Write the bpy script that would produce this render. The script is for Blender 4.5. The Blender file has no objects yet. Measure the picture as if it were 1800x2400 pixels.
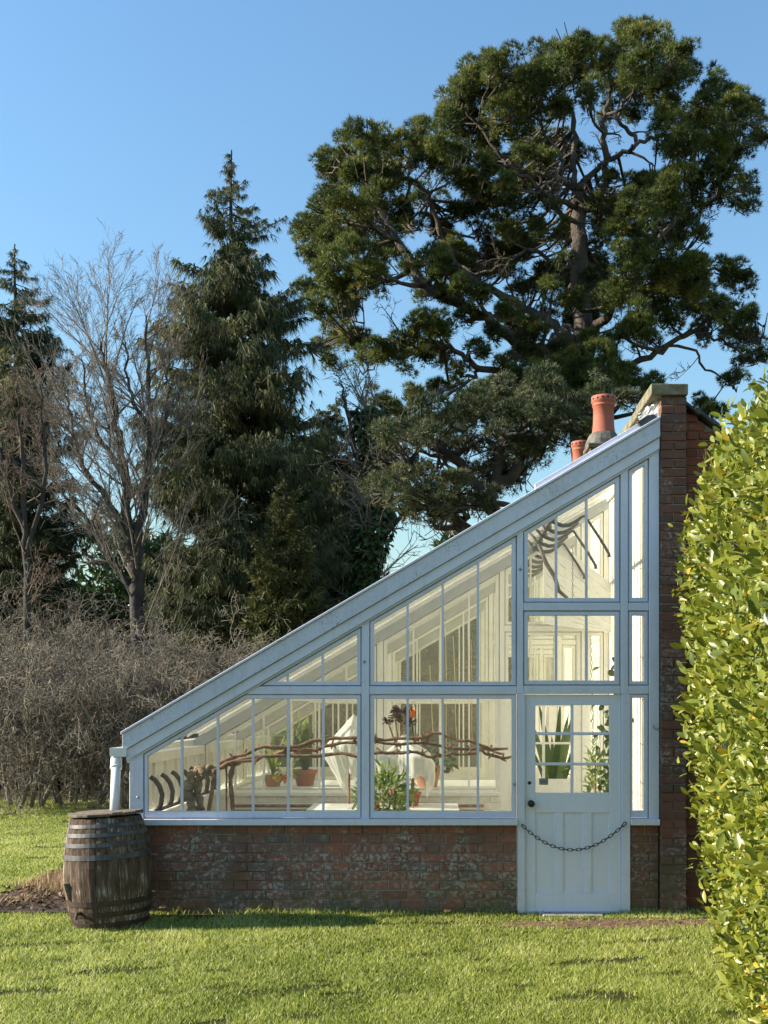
import bpy, math, random
import numpy as np
from mathutils import Vector, Matrix, Euler

R = math.radians
SC = bpy.context.scene
COL = SC.collection
random.seed(7)
RNG = np.random.default_rng(7)

# ------------------------------------------------------------------ camera
EYE = 1.84          # eye height
DIST = 10.0         # camera to the greenhouse gable
cam = bpy.data.cameras.new('camera')
cam.sensor_fit = 'AUTO'; cam.sensor_width = 36.0; cam.lens = 38.7
cam.shift_x = -120.0 / 2400.0
cam.shift_y = (1665.0 - 1200.0) / 2400.0
cam.clip_start = 0.1; cam.clip_end = 3000.0
cam_o = bpy.data.objects.new('camera', cam); COL.objects.link(cam_o)
cam_o.location = (0.0, -DIST, EYE); cam_o.rotation_euler = (R(90), 0, 0)
SC.camera = cam_o

# ------------------------------------------------------------------ sky, sun, exposure
SUN_EL, SUN_BEHIND = 25.0, 0.6          # low winter sun from the west, raking along the gable
world = bpy.data.worlds.new('World'); SC.world = world; world.use_nodes = True
wn = world.node_tree.nodes; wl = world.node_tree.links
wn.clear()
sky = wn.new('ShaderNodeTexSky'); sky.sky_type = 'NISHITA'; sky.sun_disc = False
sky.sun_elevation = R(SUN_EL); sky.sun_rotation = R(-90 + SUN_BEHIND)
sky.altitude = 100; sky.air_density = 1.9; sky.dust_density = 0.0; sky.ozone_density = 7.0
bg = wn.new('ShaderNodeBackground'); bg.inputs['Strength'].default_value = 0.104
wo = wn.new('ShaderNodeOutputWorld')
wl.new(sky.outputs[0], bg.inputs['Color']); wl.new(bg.outputs[0], wo.inputs['Surface'])
sun = bpy.data.lights.new('sun', 'SUN'); sun.energy = 5.0; sun.angle = R(0.53); sun.color = (1.0, 0.89, 0.73)
sun_o = bpy.data.objects.new('sun', sun); COL.objects.link(sun_o)
to_sun = Vector((-math.cos(R(SUN_EL)) * math.cos(R(SUN_BEHIND)), math.cos(R(SUN_EL)) * math.sin(R(SUN_BEHIND)), math.sin(R(SUN_EL))))
sun_o.rotation_euler = to_sun.to_track_quat('Z', 'Y').to_euler()
sun_o.location = (-30, 0, 30)
SC.view_settings.view_transform = 'Standard'; SC.view_settings.look = 'None'
SC.view_settings.gamma = 1.0; SC.view_settings.use_curve_mapping = False
SC.view_settings.exposure = 1.15
SC.render.engine = 'CYCLES'
cy = SC.cycles
cy.max_bounces = 14; cy.diffuse_bounces = 9; cy.glossy_bounces = 3; cy.transmission_bounces = 4
cy.transparent_max_bounces = 40; cy.caustics_reflective = False; cy.caustics_refractive = False
try:
    cy.use_denoising = True; cy.denoiser = 'OPENIMAGEDENOISE'
except Exception:
    pass
cy.sample_clamp_indirect = 6.0

# ------------------------------------------------------------------ helpers
def at(px, py, y=0.0):
    """the point of the place that stands y metres behind the gable plane, read off the photograph's grid"""
    d = DIST + y
    return Vector(((px - 1020.0) * d / 2580.0, y, EYE - (py - 1665.0) * d / 2580.0))
def fx(px): return (px - 1020.0) / 258.0
def fz(py): return (2140.0 - py) / 258.0

def props(o, label=None, cat=None, group=None, kind=None):
    if label: o['label'] = label
    if cat: o['category'] = cat
    if group: o['group'] = group
    if kind: o['kind'] = kind
    return o
def empty(name, loc=(0, 0, 0), parent=None):
    o = bpy.data.objects.new(name, None); COL.objects.link(o); o.location = loc
    o.empty_display_size = 0.1
    if parent: o.parent = parent
    return o
def thing(name, loc, label, cat, group=None):
    return props(empty(name, loc), label, cat, group)
def link(name, me, parent=None, loc=None):
    o = bpy.data.objects.new(name, me); COL.objects.link(o)
    if loc is not None: o.location = loc
    if parent is not None:
        o.parent = parent
    return o

class MB:
    """collects simple shapes in world coordinates and links them as one mesh object"""
    def __init__(s): s.v = []; s.f = []
    def add(s, vs, fs):
        n = len(s.v); s.v += [tuple(p) for p in vs]; s.f += [tuple(i + n for i in f) for f in fs]; return s
    def box(s, x0, x1, y0, y1, z0, z1):
        return s.add([(x0,y0,z0),(x1,y0,z0),(x1,y1,z0),(x0,y1,z0),(x0,y0,z1),(x1,y0,z1),(x1,y1,z1),(x0,y1,z1)],
                     [(0,3,2,1),(4,5,6,7),(0,1,5,4),(1,2,6,5),(2,3,7,6),(3,0,4,7)])
    def prism(s, poly, y0, y1):
        """poly: (x,z) counter-clockwise seen from the camera (-y)"""
        n = len(poly)
        vs = [(x, y0, z) for x, z in poly] + [(x, y1, z) for x, z in poly]
        fs = [tuple(range(n)), tuple(range(2*n-1, n-1, -1))]
        for i in range(n):
            j = (i+1) % n; fs.append((j, i, n+i, n+j))
        return s.add(vs, fs)
    def ring(s, outer, inner, y0, y1):
        n = len(outer)
        vs = [(x,y0,z) for x,z in outer]+[(x,y0,z) for x,z in inner]+[(x,y1,z) for x,z in outer]+[(x,y1,z) for x,z in inner]
        fs = []
        for i in range(n):
            j = (i+1) % n
            fs += [(i,j,n+j,n+i),(2*n+j,2*n+i,3*n+i,3*n+j),(j,i,2*n+i,2*n+j),(n+i,n+j,3*n+j,3*n+i)]
        return s.add(vs, fs)
    def tube(s, pts, rad, n=8, cap=True, squash=1.0):
        pts = [Vector(p) for p in pts]
        if not hasattr(rad, '__len__'): rad = [rad]*len(pts)
        k = len(pts); vs = []
        t0 = (pts[1]-pts[0]).normalized()
        ref = Vector((0,0,1)) if abs(t0.z) < 0.9 else Vector((0,1,0))
        u = t0.cross(ref).normalized()
        for i in range(k):
            t = (pts[min(i+1,k-1)]-pts[max(i-1,0)]).normalized()
            u = (u - t*u.dot(t))
            u = u.normalized() if u.length > 1e-6 else t.orthogonal().normalized()
            w = t.cross(u)
            for j in range(n):
                a = 2*math.pi*j/n
                vs.append(pts[i] + u*(math.cos(a)*rad[i]) + w*(math.sin(a)*rad[i]*squash))
        fs = []
        for i in range(k-1):
            for j in range(n):
                a, b = i*n+j, i*n+(j+1) % n
                fs.append((a, b, b+n, a+n))
        if cap:
            fs.append(tuple(range(n-1,-1,-1))); fs.append(tuple(range((k-1)*n, k*n)))
        return s.add(vs, fs)
    def lathe(s, prof, n=24, c=(0,0,0), cap=True, wob=None):
        vs = []
        for i, (r, z) in enumerate(prof):
            for j in range(n):
                a = 2*math.pi*j/n
                rr = r if wob is None else r*wob(a, z)
                vs.append((c[0]+rr*math.cos(a), c[1]+rr*math.sin(a), c[2]+z))
        fs = []
        for i in range(len(prof)-1):
            for j in range(n):
                a, b = i*n+j, i*n+(j+1) % n
                fs.append((a, b, b+n, a+n))
        if cap:
            fs.append(tuple(range(n-1,-1,-1))); k = (len(prof)-1)*n; fs.append(tuple(range(k, k+n)))
        return s.add(vs, fs)
    def build(s, name, mat, parent=None, smooth=False, bevel=0.0, local=None):
        me = bpy.data.meshes.new(name); vs = s.v
        if parent is not None and local is None:
            p = Vector((0,0,0)); q = parent
            while q is not None: p += q.location; q = q.parent
            vs = [(x-p.x, y-p.y, z-p.z) for x, y, z in s.v]
        me.from_pydata(vs, [], s.f); me.update()
        if mat: me.materials.append(mat)
        if smooth:
            me.polygons.foreach_set('use_smooth', [True]*len(me.polygons))
        o = link(name, me, parent)
        if bevel:
            m = o.modifiers.new('edge', 'BEVEL'); m.width = bevel; m.segments = 1; m.limit_method = 'ANGLE'; m.angle_limit = R(50)
        return o

def np_mesh(name, V, F, mat, parent=None, tint=None, smooth=False):
    """V (n,3), F (m,k) numpy; tint: one value per face"""
    me = bpy.data.meshes.new(name)
    V = np.asarray(V, np.float32); F = np.asarray(F, np.int32); m, k = F.shape
    if parent is not None:
        p = Vector((0,0,0)); q = parent
        while q is not None: p += q.location; q = q.parent
        V = V - np.array(p, np.float32)
    me.vertices.add(len(V)); me.vertices.foreach_set('co', V.ravel())
    me.loops.add(m*k); me.loops.foreach_set('vertex_index', F.ravel())
    me.polygons.add(m); me.polygons.foreach_set('loop_start', np.arange(0, m*k, k, dtype=np.int32))
    if smooth: me.polygons.foreach_set('use_smooth', np.ones(m, bool))
    me.update(calc_edges=True)
    if tint is not None:
        at_ = me.attributes.new('tint', 'FLOAT', 'FACE'); at_.data.foreach_set('value', np.asarray(tint, np.float32))
    if mat: me.materials.append(mat)
    return link(name, me, parent)

def unit(a): return a / np.maximum(np.linalg.norm(a, axis=-1, keepdims=True), 1e-9)

def tufts(C, D, m, L, W, spread, droop=0.0):
    """m thin triangular needles or sprays at every centre C (n,3) about direction D; returns V, F, owner"""
    n = len(C)
    C = np.repeat(C, m, 0); D = np.repeat(D, m, 0)
    N = len(C)
    d = unit(D + spread*RNG.normal(size=(N,3)))
    if droop: d = unit(d + np.array([0,0,-droop]))
    L_ = (np.asarray(L)*np.ones(n)).repeat(m)*RNG.uniform(0.65, 1.15, N)
    side = unit(np.cross(d, RNG.normal(size=(N,3))))
    w = (np.asarray(W)*np.ones(n)).repeat(m)*RNG.uniform(0.7, 1.3, N)
    a = C - side*w[:,None]*0.5 + d*(L_*0.12)[:,None]; b = C + side*w[:,None]*0.5 + d*(L_*0.12)[:,None]
    t = C + d*L_[:,None]
    V = np.stack([a, b, t], 1).reshape(-1,3)
    F = np.arange(3*N).reshape(-1,3)
    return V, F, np.repeat(np.arange(n), m)

def leaves_np(P, axis, nrm, L, W, fold=0.25, curl=0.18):
    """broad pointed leaves, twelve triangles each"""
    n = len(P)
    ax = unit(axis); sd = unit(np.cross(nrm, ax)); nm = np.cross(ax, sd)
    tpl = np.array([[0,0,0],[.22,.36,1],[.22,0,0],[.22,-.36,1],[.55,.5,1],[.55,0,0],[.55,-.5,1],[.84,.32,1],[.84,0,0],[.84,-.32,1],[1,0,0]], float)
    L = np.asarray(L)*np.ones(n); W = np.asarray(W)*np.ones(n)
    V = np.zeros((n,11,3))
    for i,(u,v,f) in enumerate(tpl):
        h = f*fold*W*0.5 - curl*L*u*u
        V[:,i] = P + ax*(u*L)[:,None] + sd*(v*W)[:,None] + nm*h[:,None]
    T = np.array([[0,2,1],[0,3,2],[1,2,5],[1,5,4],[2,3,6],[2,6,5],[4,5,8],[4,8,7],[5,6,9],[5,9,8],[7,8,10],[8,9,10]])
    F = (np.arange(n)[:,None,None]*11 + T[None]).reshape(-1,3)
    return V.reshape(-1,3), F, np.repeat(np.arange(n), 12)

def tubes_np(polys, nsides=None):
    """polys: list of (points (k,3), radii (k)); many thin tubes in one go; returns V, F quads"""
    groups = {}
    for pts, rad in polys:
        mr = max(rad); n = 3 if mr < 0.03 else (5 if mr < 0.09 else 8)
        if nsides: n = nsides
        groups.setdefault((len(pts), n), []).append((pts, rad))
    Vs, Fs, off = [], [], 0
    for (k, n), g in groups.items():
        P = np.array([p for p,_ in g], float); Rr = np.array([r for _,r in g], float); M = len(g)
        T = np.empty_like(P); T[:,1:-1] = P[:,2:]-P[:,:-2]; T[:,0] = P[:,1]-P[:,0]; T[:,-1] = P[:,-1]-P[:,-2]
        T = unit(T)
        avg = unit(P[:,-1]-P[:,0]); ref = np.where(np.abs(avg[:,2:3])<0.8, np.array([[0,0,1.]]), np.array([[0.3,1.,0]]))
        u = unit(np.cross(T, ref[:,None,:]*np.ones((1,k,1)))); w = np.cross(T, u)
        ang = 2*np.pi*np.arange(n)/n
        V = P[:,:,None,:] + Rr[:,:,None,None]*(np.cos(ang)[None,None,:,None]*u[:,:,None,:] + np.sin(ang)[None,None,:,None]*w[:,:,None,:])
        Vs.append(V.reshape(-1,3))
        i = np.arange(k-1)[:,None]; j = np.arange(n)[None,:]
        a = i*n+j; b = i*n+(j+1)%n
        q = np.stack([a,b,b+n,a+n],-1).reshape(-1,4)
        Fs.append((np.arange(M)[:,None,None]*(k*n)+q[None]).reshape(-1,4)+off); off += M*k*n
    return np.concatenate(Vs), np.concatenate(Fs)

def smooth_poly(pts, rad, m=3):
    """Catmull-Rom refinement of a polyline"""
    P = [np.array(p, float) for p in pts]; out, rr = [], []
    n = len(P)
    for i in range(n-1):
        p0, p1, p2, p3 = P[max(i-1,0)], P[i], P[i+1], P[min(i+2,n-1)]
        for s in range(m):
            t = s/m
            out.append(0.5*((2*p1)+(-p0+p2)*t+(2*p0-5*p1+4*p2-p3)*t*t+(-p0+3*p1-3*p2+p3)*t**3))
            rr.append(rad[i]*(1-t)+rad[i+1]*t)
    out.append(P[-1]); rr.append(rad[-1])
    return out, rr

# ------------------------------------------------------------------ materials
def new_mat(name):
    m = bpy.data.materials.new(name); m.use_nodes = True
    nt = m.node_tree; nt.nodes.clear()
    return m, nt, nt.nodes, nt.links
def ramp(nodes, stops):
    r = nodes.new('ShaderNodeValToRGB'); e = r.color_ramp.elements
    while len(e) < len(stops): e.new(0.5)
    for el, (p, c) in zip(e, stops): el.position = p; el.color = (*c, 1)
    return r
def pos(nodes): return nodes.new('ShaderNodeNewGeometry').outputs['Position']
def noise(nodes, links, vec, scale, detail=4, rough=0.55, dist=0.0):
    n = nodes.new('ShaderNodeTexNoise'); n.inputs['Scale'].default_value = scale; n.inputs['Detail'].default_value = detail
    n.inputs['Roughness'].default_value = rough; n.inputs['Distortion'].default_value = dist
    if vec is not None: links.new(vec, n.inputs['Vector'])
    return n.outputs['Fac']
def mixc(nodes, links, fac, a, b, mode='MIX'):
    m = nodes.new('ShaderNodeMix'); m.data_type = 'RGBA'; m.blend_type = mode
    for sock, v in ((m.inputs[0], fac), (m.inputs[6], a), (m.inputs[7], b)):
        if isinstance(v, (int, float)): sock.default_value = v
        elif isinstance(v, tuple): sock.default_value = (*v, 1)
        else: links.new(v, sock)
    return m.outputs[2]
def mathn(nodes, links, op, a, b=0.0, c=None):
    m = nodes.new('ShaderNodeMath'); m.operation = op
    for i, v in enumerate((a, b) if c is None else (a, b, c)):
        if isinstance(v, (int, float)): m.inputs[i].default_value = v
        else: links.new(v, m.inputs[i])
    return m.outputs[0]
def principled(nodes, links, color, rough=0.6, metal=0.0, bump=None, bstr=0.3, bdist=0.01, spec=0.5):
    p = nodes.new('ShaderNodeBsdfPrincipled')
    if isinstance(color, tuple): p.inputs['Base Color'].default_value = (*color, 1)
    else: links.new(color, p.inputs['Base Color'])
    if isinstance(rough, (int, float)): p.inputs['Roughness'].default_value = rough
    else: links.new(rough, p.inputs['Roughness'])
    p.inputs['Metallic'].default_value = metal; p.inputs['Specular IOR Level'].default_value = spec
    if bump is not None:
        b = nodes.new('ShaderNodeBump'); b.inputs['Strength'].default_value = bstr; b.inputs['Distance'].default_value = bdist
        links.new(bump, b.inputs['Height']); links.new(b.outputs[0], p.inputs['Normal'])
    return p
def out(nodes, links, sh):
    o = nodes.new('ShaderNodeOutputMaterial'); links.new(sh, o.inputs['Surface'])

def mottled(name, c1, c2, scale=6.0, rough=0.6, metal=0.0, bstr=0.2, bdist=0.005, spec=0.5, rnd=0.0, stretch=None, lo=0.35, hi=0.65):
    m, nt, N, L = new_mat(name)
    v = pos(N)
    if stretch:
        mp = N.new('ShaderNodeMapping'); mp.inputs['Scale'].default_value = stretch; L.new(v, mp.inputs['Vector']); v = mp.outputs[0]
    n = noise(N, L, v, scale, 6, 0.6)
    r = ramp(N, [(lo, c1), (hi, c2)]); L.new(n, r.inputs['Fac'])
    c = r.outputs[0]
    if rnd:
        oi = N.new('ShaderNodeObjectInfo'); hs = N.new('ShaderNodeHueSaturation')
        L.new(mathn(N, L, 'MULTIPLY_ADD', oi.outputs['Random'], rnd, 1-rnd/2), hs.inputs['Value'])
        L.new(c, hs.inputs['Color']); c = hs.outputs[0]
    out(N, L, principled(N, L, c, rough, metal, noise(N, L, v, scale*4, 4), bstr, bdist, spec).outputs[0])
    return m

def leafy(name, stops, trans=0.3, rough=0.5, spec=0.4, noise_scale=None, tcol=None):
    """foliage: colour by each leaf's own tint, some light through the blade"""
    m, nt, N, L = new_mat(name)
    a = N.new('ShaderNodeAttribute'); a.attribute_name = 'tint'
    f = a.outputs['Fac']
    if noise_scale:
        f = mathn(N, L, 'ADD', f, mathn(N, L, 'MULTIPLY_ADD', noise(N, L, pos(N), noise_scale, 3), 0.9, -0.45))
    r = ramp(N, stops); L.new(f, r.inputs['Fac'])
    p = principled(N, L, r.outputs[0], rough, spec=spec)
    t = N.new('ShaderNodeBsdfTranslucent')
    if tcol: L.new(mixc(N, L, 1.0, r.outputs[0], tcol, 'MULTIPLY'), t.inputs['Color'])
    else: L.new(r.outputs[0], t.inputs['Color'])
    mx = N.new('ShaderNodeMixShader'); mx.inputs[0].default_value = trans
    L.new(p.outputs[0], mx.inputs[1]); L.new(t.outputs[0], mx.inputs[2]); out(N, L, mx.outputs[0])
    return m

def paint_mat(name, base, dirt, amount=0.5, rough=0.45, mildew=0.0):
    m, nt, N, L = new_mat(name); v = pos(N)
    n1 = noise(N, L, v, 2.3, 6, 0.65); n2 = noise(N, L, v, 26, 5, 0.7)
    f = mathn(N, L, 'MULTIPLY', n1, n2)
    r = ramp(N, [(0.22, (0,0,0)), (0.42, (1,1,1))]); L.new(f, r.inputs['Fac'])
    c = mixc(N, L, mathn(N, L, 'MULTIPLY', r.outputs[0], amount), base, dirt)
    if mildew:
        n3 = noise(N, L, v, 1.3, 5, 0.6); n4 = noise(N, L, v, 45, 3, 0.7)
        g = ramp(N, [(0.30, (0,0,0)), (0.42, (1,1,1))]); L.new(mathn(N, L, 'MULTIPLY', n3, n4), g.inputs['Fac'])
        c = mixc(N, L, mathn(N, L, 'MULTIPLY', g.outputs[0], mildew), c, (0.28,0.29,0.26))
    # grime that has run down the timber
    mp = N.new('ShaderNodeMapping'); mp.inputs['Scale'].default_value = (16,16,1.3); L.new(v, mp.inputs['Vector'])
    g3 = ramp(N, [(0.52,(0,0,0)),(0.72,(1,1,1))]); L.new(noise(N, L, mp.outputs[0], 1.0, 5, 0.65), g3.inputs['Fac'])
    c = mixc(N, L, mathn(N, L, 'MULTIPLY', g3.outputs[0], amount*0.9), c, dirt)
    # flaked specks
    n5 = noise(N, L, v, 90, 2, 0.5); g2 = ramp(N, [(0.70, (0,0,0)), (0.74, (1,1,1))]); L.new(n5, g2.inputs['Fac'])
    c = mixc(N, L, mathn(N, L, 'MULTIPLY', g2.outputs[0], 0.35), c, (0.35,0.33,0.28))
    out(N, L, principled(N, L, c, rough, bump=n2, bstr=0.12, bdist=0.003).outputs[0])
    return m

def brick_mat(name, hues, lichen=0.6, moss=0.4, zmoss=0.5):
    m, nt, N, L = new_mat(name); v = pos(N)
    oi = N.new('ShaderNodeObjectInfo')
    k = len(hues); r = ramp(N, [(i/(k-1), h) for i, h in enumerate(hues)]); L.new(oi.outputs['Random'], r.inputs['Fac'])
    n1 = noise(N, L, v, 14, 6, 0.65)
    c = mixc(N, L, 0.75, r.outputs[0], mixc(N, L, n1, (0.25,0.22,0.22), (1.0,0.95,0.9)), 'MULTIPLY')
    # soot and weather in big patches
    n2 = noise(N, L, v, 1.4, 5, 0.6); r2 = ramp(N, [(0.42,(0,0,0)),(0.62,(1,1,1))]); L.new(n2, r2.inputs['Fac'])
    c = mixc(N, L, mathn(N, L, 'MULTIPLY', r2.outputs[0], 0.5), c, (0.09,0.075,0.065))
    # pale lichen spots in patches
    vo = N.new('ShaderNodeTexVoronoi'); vo.inputs['Scale'].default_value = 62; L.new(v, vo.inputs['Vector'])
    lr = ramp(N, [(0.22,(1,1,1)),(0.36,(0,0,0))]); L.new(mathn(N, L, 'ADD', vo.outputs['Distance'], mathn(N, L, 'MULTIPLY', noise(N, L, v, 60, 3), 0.25)), lr.inputs['Fac'])
    n3 = noise(N, L, v, 2.6, 4, 0.6); r3 = ramp(N, [(0.44,(0,0,0)),(0.60,(1,1,1))])
    sp = N.new('ShaderNodeSeparateXYZ'); L.new(v, sp.inputs[0])      # lichen favours the middle courses
    zb = ramp(N, [(0.0,(0.0,0.0,0.0)),(0.15,(0.45,0.45,0.45)),(0.5,(0.5,0.5,0.5)),(0.78,(0.0,0.0,0.0))]); L.new(sp.outputs['Z'], zb.inputs['Fac'])
    L.new(mathn(N, L, 'ADD', n3, mathn(N, L, 'MULTIPLY_ADD', zb.outputs[0], 0.30, -0.06)), r3.inputs['Fac'])
    n3b = noise(N, L, v, 30, 4, 0.7); r3b = ramp(N, [(0.50,(0,0,0)),(0.58,(1,1,1))]); L.new(n3b, r3b.inputs['Fac'])
    lf = mathn(N, L, 'MULTIPLY', mathn(N, L, 'MAXIMUM', lr.outputs[0], mathn(N, L, 'MULTIPLY', r3b.outputs[0], 0.8)), r3.outputs[0])
    c = mixc(N, L, mathn(N, L, 'MULTIPLY', lf, lichen), c, (0.50,0.49,0.45))
    # green algae low down, in blotches
    sx = N.new('ShaderNodeSeparateXYZ'); L.new(v, sx.inputs[0])
    mr = N.new('ShaderNodeMapRange'); mr.inputs[1].default_value = zmoss; mr.inputs[2].default_value = 0.0; L.new(sx.outputs['Z'], mr.inputs[0])
    r4 = ramp(N, [(0.38,(0,0,0)),(0.6,(1,1,1))]); L.new(noise(N, L, v, 3.1, 5, 0.6), r4.inputs['Fac'])
    c = mixc(N, L, mathn(N, L, 'MULTIPLY', mathn(N, L, 'MULTIPLY', mr.outputs[0], r4.outputs[0]), moss), c, (0.11,0.115,0.04))
    out(N, L, principled(N, L, c, 0.9, bump=noise(N, L, v, 70, 5, 0.7), bstr=0.6, bdist=0.006, spec=0.25).outputs[0])
    return m

def glass_mat(name, dirt=0.06, tint=(0.97,0.98,0.96), glow=0.0):
    m, nt, N, L = new_mat(name); v = pos(N)
    tr = N.new('ShaderNodeBsdfTransparent'); tr.inputs['Color'].default_value = (*tint,1)
    gl = N.new('ShaderNodeBsdfGlossy'); gl.inputs['Roughness'].default_value = 0.02
    b = N.new('ShaderNodeBump'); b.inputs['Strength'].default_value = 0.12; b.inputs['Distance'].default_value = 0.02
    L.new(noise(N, L, v, 3.0, 2), b.inputs['Height']); L.new(b.outputs[0], gl.inputs['Normal'])
    fr = N.new('ShaderNodeFresnel'); fr.inputs['IOR'].default_value = 1.28
    mx = N.new('ShaderNodeMixShader'); L.new(fr.outputs[0], mx.inputs[0]); L.new(tr.outputs[0], mx.inputs[1]); L.new(gl.outputs[0], mx.inputs[2])
    df = N.new('ShaderNodeBsdfDiffuse'); df.inputs['Color'].default_value = (0.75,0.72,0.62,1); dsh = df.outputs[0]
    if glow:
        tl = N.new('ShaderNodeBsdfTranslucent'); tl.inputs['Color'].default_value = (0.8,0.76,0.64,1); md = N.new('ShaderNodeMixShader'); md.inputs[0].default_value = glow
        L.new(df.outputs[0], md.inputs[1]); L.new(tl.outputs[0], md.inputs[2]); dsh = md.outputs[0]
    r = ramp(N, [(0.35,(0.25,0.25,0.25)),(0.75,(1,1,1))]); L.new(noise(N, L, v, 4.5, 7, 0.75), r.inputs['Fac'])
    m2 = N.new('ShaderNodeMixShader'); L.new(mathn(N, L, 'MULTIPLY', r.outputs[0], dirt), m2.inputs[0])
    L.new(mx.outputs[0], m2.inputs[1]); L.new(dsh, m2.inputs[2]); out(N, L, m2.outputs[0])
    return m

M = {}
M['paint'] = paint_mat('white_paint', (0.68,0.70,0.80), (0.46,0.47,0.50), 0.35)
M['paint_old'] = paint_mat('weathered_white_paint', (0.61,0.63,0.72), (0.39,0.40,0.42), 0.5, mildew=0.95)
M['paint_in'] = paint_mat('cream_white_paint', (0.90,0.885,0.82), (0.70,0.66,0.55), 0.35)
M['door_paint'] = paint_mat('door_white_paint', (0.76,0.78,0.88), (0.58,0.59,0.64), 0.25)
M['white_brick'] = mottled('whitewashed_brick', (0.88,0.86,0.79), (0.78,0.74,0.65), 9, 0.85, bstr=0.5, bdist=0.006, rnd=0.06)
M['brick'] = brick_mat('old_red_brick', [(0.31,0.135,0.10),(0.38,0.16,0.12),(0.46,0.185,0.125),(0.31,0.18,0.14),(0.37,0.175,0.13),(0.25,0.185,0.16)], 0.8, 0.75, 0.5)
M['brick_pier'] = brick_mat('brown_brick', [(0.20,0.095,0.068),(0.24,0.105,0.072),(0.28,0.125,0.08),(0.18,0.10,0.075),(0.23,0.12,0.08)], 0.5, 0.7, 0.8)
M['brick_red'] = brick_mat('warm_red_brick', [(0.27,0.085,0.05),(0.31,0.10,0.055),(0.36,0.13,0.07),(0.22,0.08,0.055),(0.30,0.10,0.06)], 0.15, 0.3, 0.5)
M['mortar'] = mottled('lime_mortar', (0.36,0.32,0.26), (0.10,0.09,0.07), 1.6, 0.95, bstr=0.5)
M['glass'] = glass_mat('old_window_glass', 0.06)
M['inner_glass'] = glass_mat('dusty_inner_glass', 0.14, glow=0.5)
M['roof_glass'] = glass_mat('roof_glass', 0.34, glow=0.75)
M['paint_shaded'] = paint_mat('shaded_cream_paint', (0.50,0.51,0.50), (0.38,0.38,0.36), 0.4)  # shade on the partition rafters' faces, put into their paint colour
M['iron'] = mottled('dark_painted_iron', (0.085,0.075,0.065), (0.13,0.115,0.10), 20, 0.55, 0.2)
M['black'] = mottled('black_iron', (0.012,0.013,0.014), (0.03,0.028,0.025), 30, 0.4, 0.5)
M['bark'] = mottled('pine_bark', (0.055,0.045,0.038), (0.13,0.11,0.09), 2.5, 0.95, bstr=0.8, bdist=0.08, stretch=(1,1,0.35))
M['bark_dark'] = mottled('dark_bark', (0.032,0.028,0.023), (0.065,0.056,0.046), 3, 0.95, bstr=0.6, bdist=0.05)
M['bark_bare'] = mottled('bare_tree_bark', (0.13,0.115,0.095), (0.24,0.21,0.17), 1.2, 0.9, bstr=0.3)
M['twig'] = mottled('shrub_twigs', (0.11,0.093,0.070), (0.31,0.265,0.195), 0.9, 0.9, bstr=0.2)
M['twig_red'] = mottled('reddish_twigs', (0.11,0.075,0.055), (0.22,0.16,0.115), 0.9, 0.9, bstr=0.2)
M['vine'] = mottled('vine_bark', (0.20,0.10,0.06), (0.44,0.27,0.17), 30, 0.9, bstr=0.7, bdist=0.01)
M['vine_old'] = mottled('old_vine_bark', (0.22,0.145,0.09), (0.46,0.34,0.22), 16, 0.95, bstr=0.9, bdist=0.02)
M['terracotta'] = mottled('terracotta', (0.42,0.135,0.08), (0.34,0.105,0.065), 6, 0.8, bstr=0.15)
M['pot_pale'] = mottled('pale_terracotta', (0.55,0.27,0.17), (0.46,0.21,0.13), 8, 0.85, bstr=0.15)
M['lead'] = mottled('grey_lead', (0.42,0.44,0.46), (0.25,0.27,0.29), 6, 0.45, 0.5, bstr=0.4, bdist=0.01)
M['tile'] = mottled('dark_roof_tile', (0.05,0.048,0.045), (0.11,0.10,0.085), 8, 0.85, bstr=0.4, rnd=0.4)
M['coping'] = mottled('lichened_stone', (0.12,0.11,0.07), (0.27,0.24,0.15), 14, 0.95, bstr=0.7, bdist=0.01, rnd=0.2)
M['flaunch'] = mottled('sooty_mortar', (0.09,0.085,0.07), (0.19,0.175,0.14), 9, 0.95, bstr=0.6, bdist=0.01)
M['pvc'] = mottled('white_plastic_pipe', (0.78,0.77,0.74), (0.66,0.64,0.60), 4, 0.4)
M['fleece'] = leafy('white_fleece', [(0,(0.82,0.82,0.76)),(1,(0.88,0.88,0.84))], 0.35, 0.8, 0.1)
M['twine'] = mottled('straw_twine', (0.55,0.45,0.22), (0.65,0.55,0.30), 30, 0.9)

# ------------------------------------------------------------------ ground
def ground_mat():
    m, nt, N, L = new_mat('lawn_turf'); v = pos(N)
    n1 = noise(N, L, v, 0.7, 6, 0.65); n2 = noise(N, L, v, 55, 4, 0.7)
    r = ramp(N, [(0.3,(0.030,0.034,0.010)),(0.55,(0.060,0.066,0.018)),(0.75,(0.11,0.105,0.035))]); L.new(n2, r.inputs['Fac'])
    c = mixc(N, L, 0.5, r.outputs[0], mixc(N, L, n1, (0.75,0.85,0.6), (1.25,1.1,0.9)), 'MULTIPLY')
    out(N, L, principled(N, L, c, 0.95, bump=n2, bstr=0.8, bdist=0.02, spec=0.15).outputs[0]); return m
M['lawn'] = ground_mat()
def gz(x, y):
    """gentle swell of the ground"""
    f = np.clip((np.asarray(y)-14)/40.0, 0, 1)
    return -0.004 + 0.012*np.sin(np.asarray(x)*1.7+0.4)*np.sin(np.asarray(y)*1.3) + 0.0*f
xs = np.concatenate([np.linspace(-600,-14,14), np.linspace(-12,8,81), np.linspace(10,600,14)])
ys = np.concatenate([np.linspace(-80,-9,6), np.linspace(-8,14,89), np.linspace(16,900,20)])
XX, YY = np.meshgrid(xs, ys); ZZ = gz(XX, YY)
n0, n1 = len(ys), len(xs)
ii = (np.arange(n0-1)[:,None]*n1+np.arange(n1-1)[None,:]).ravel()
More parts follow.
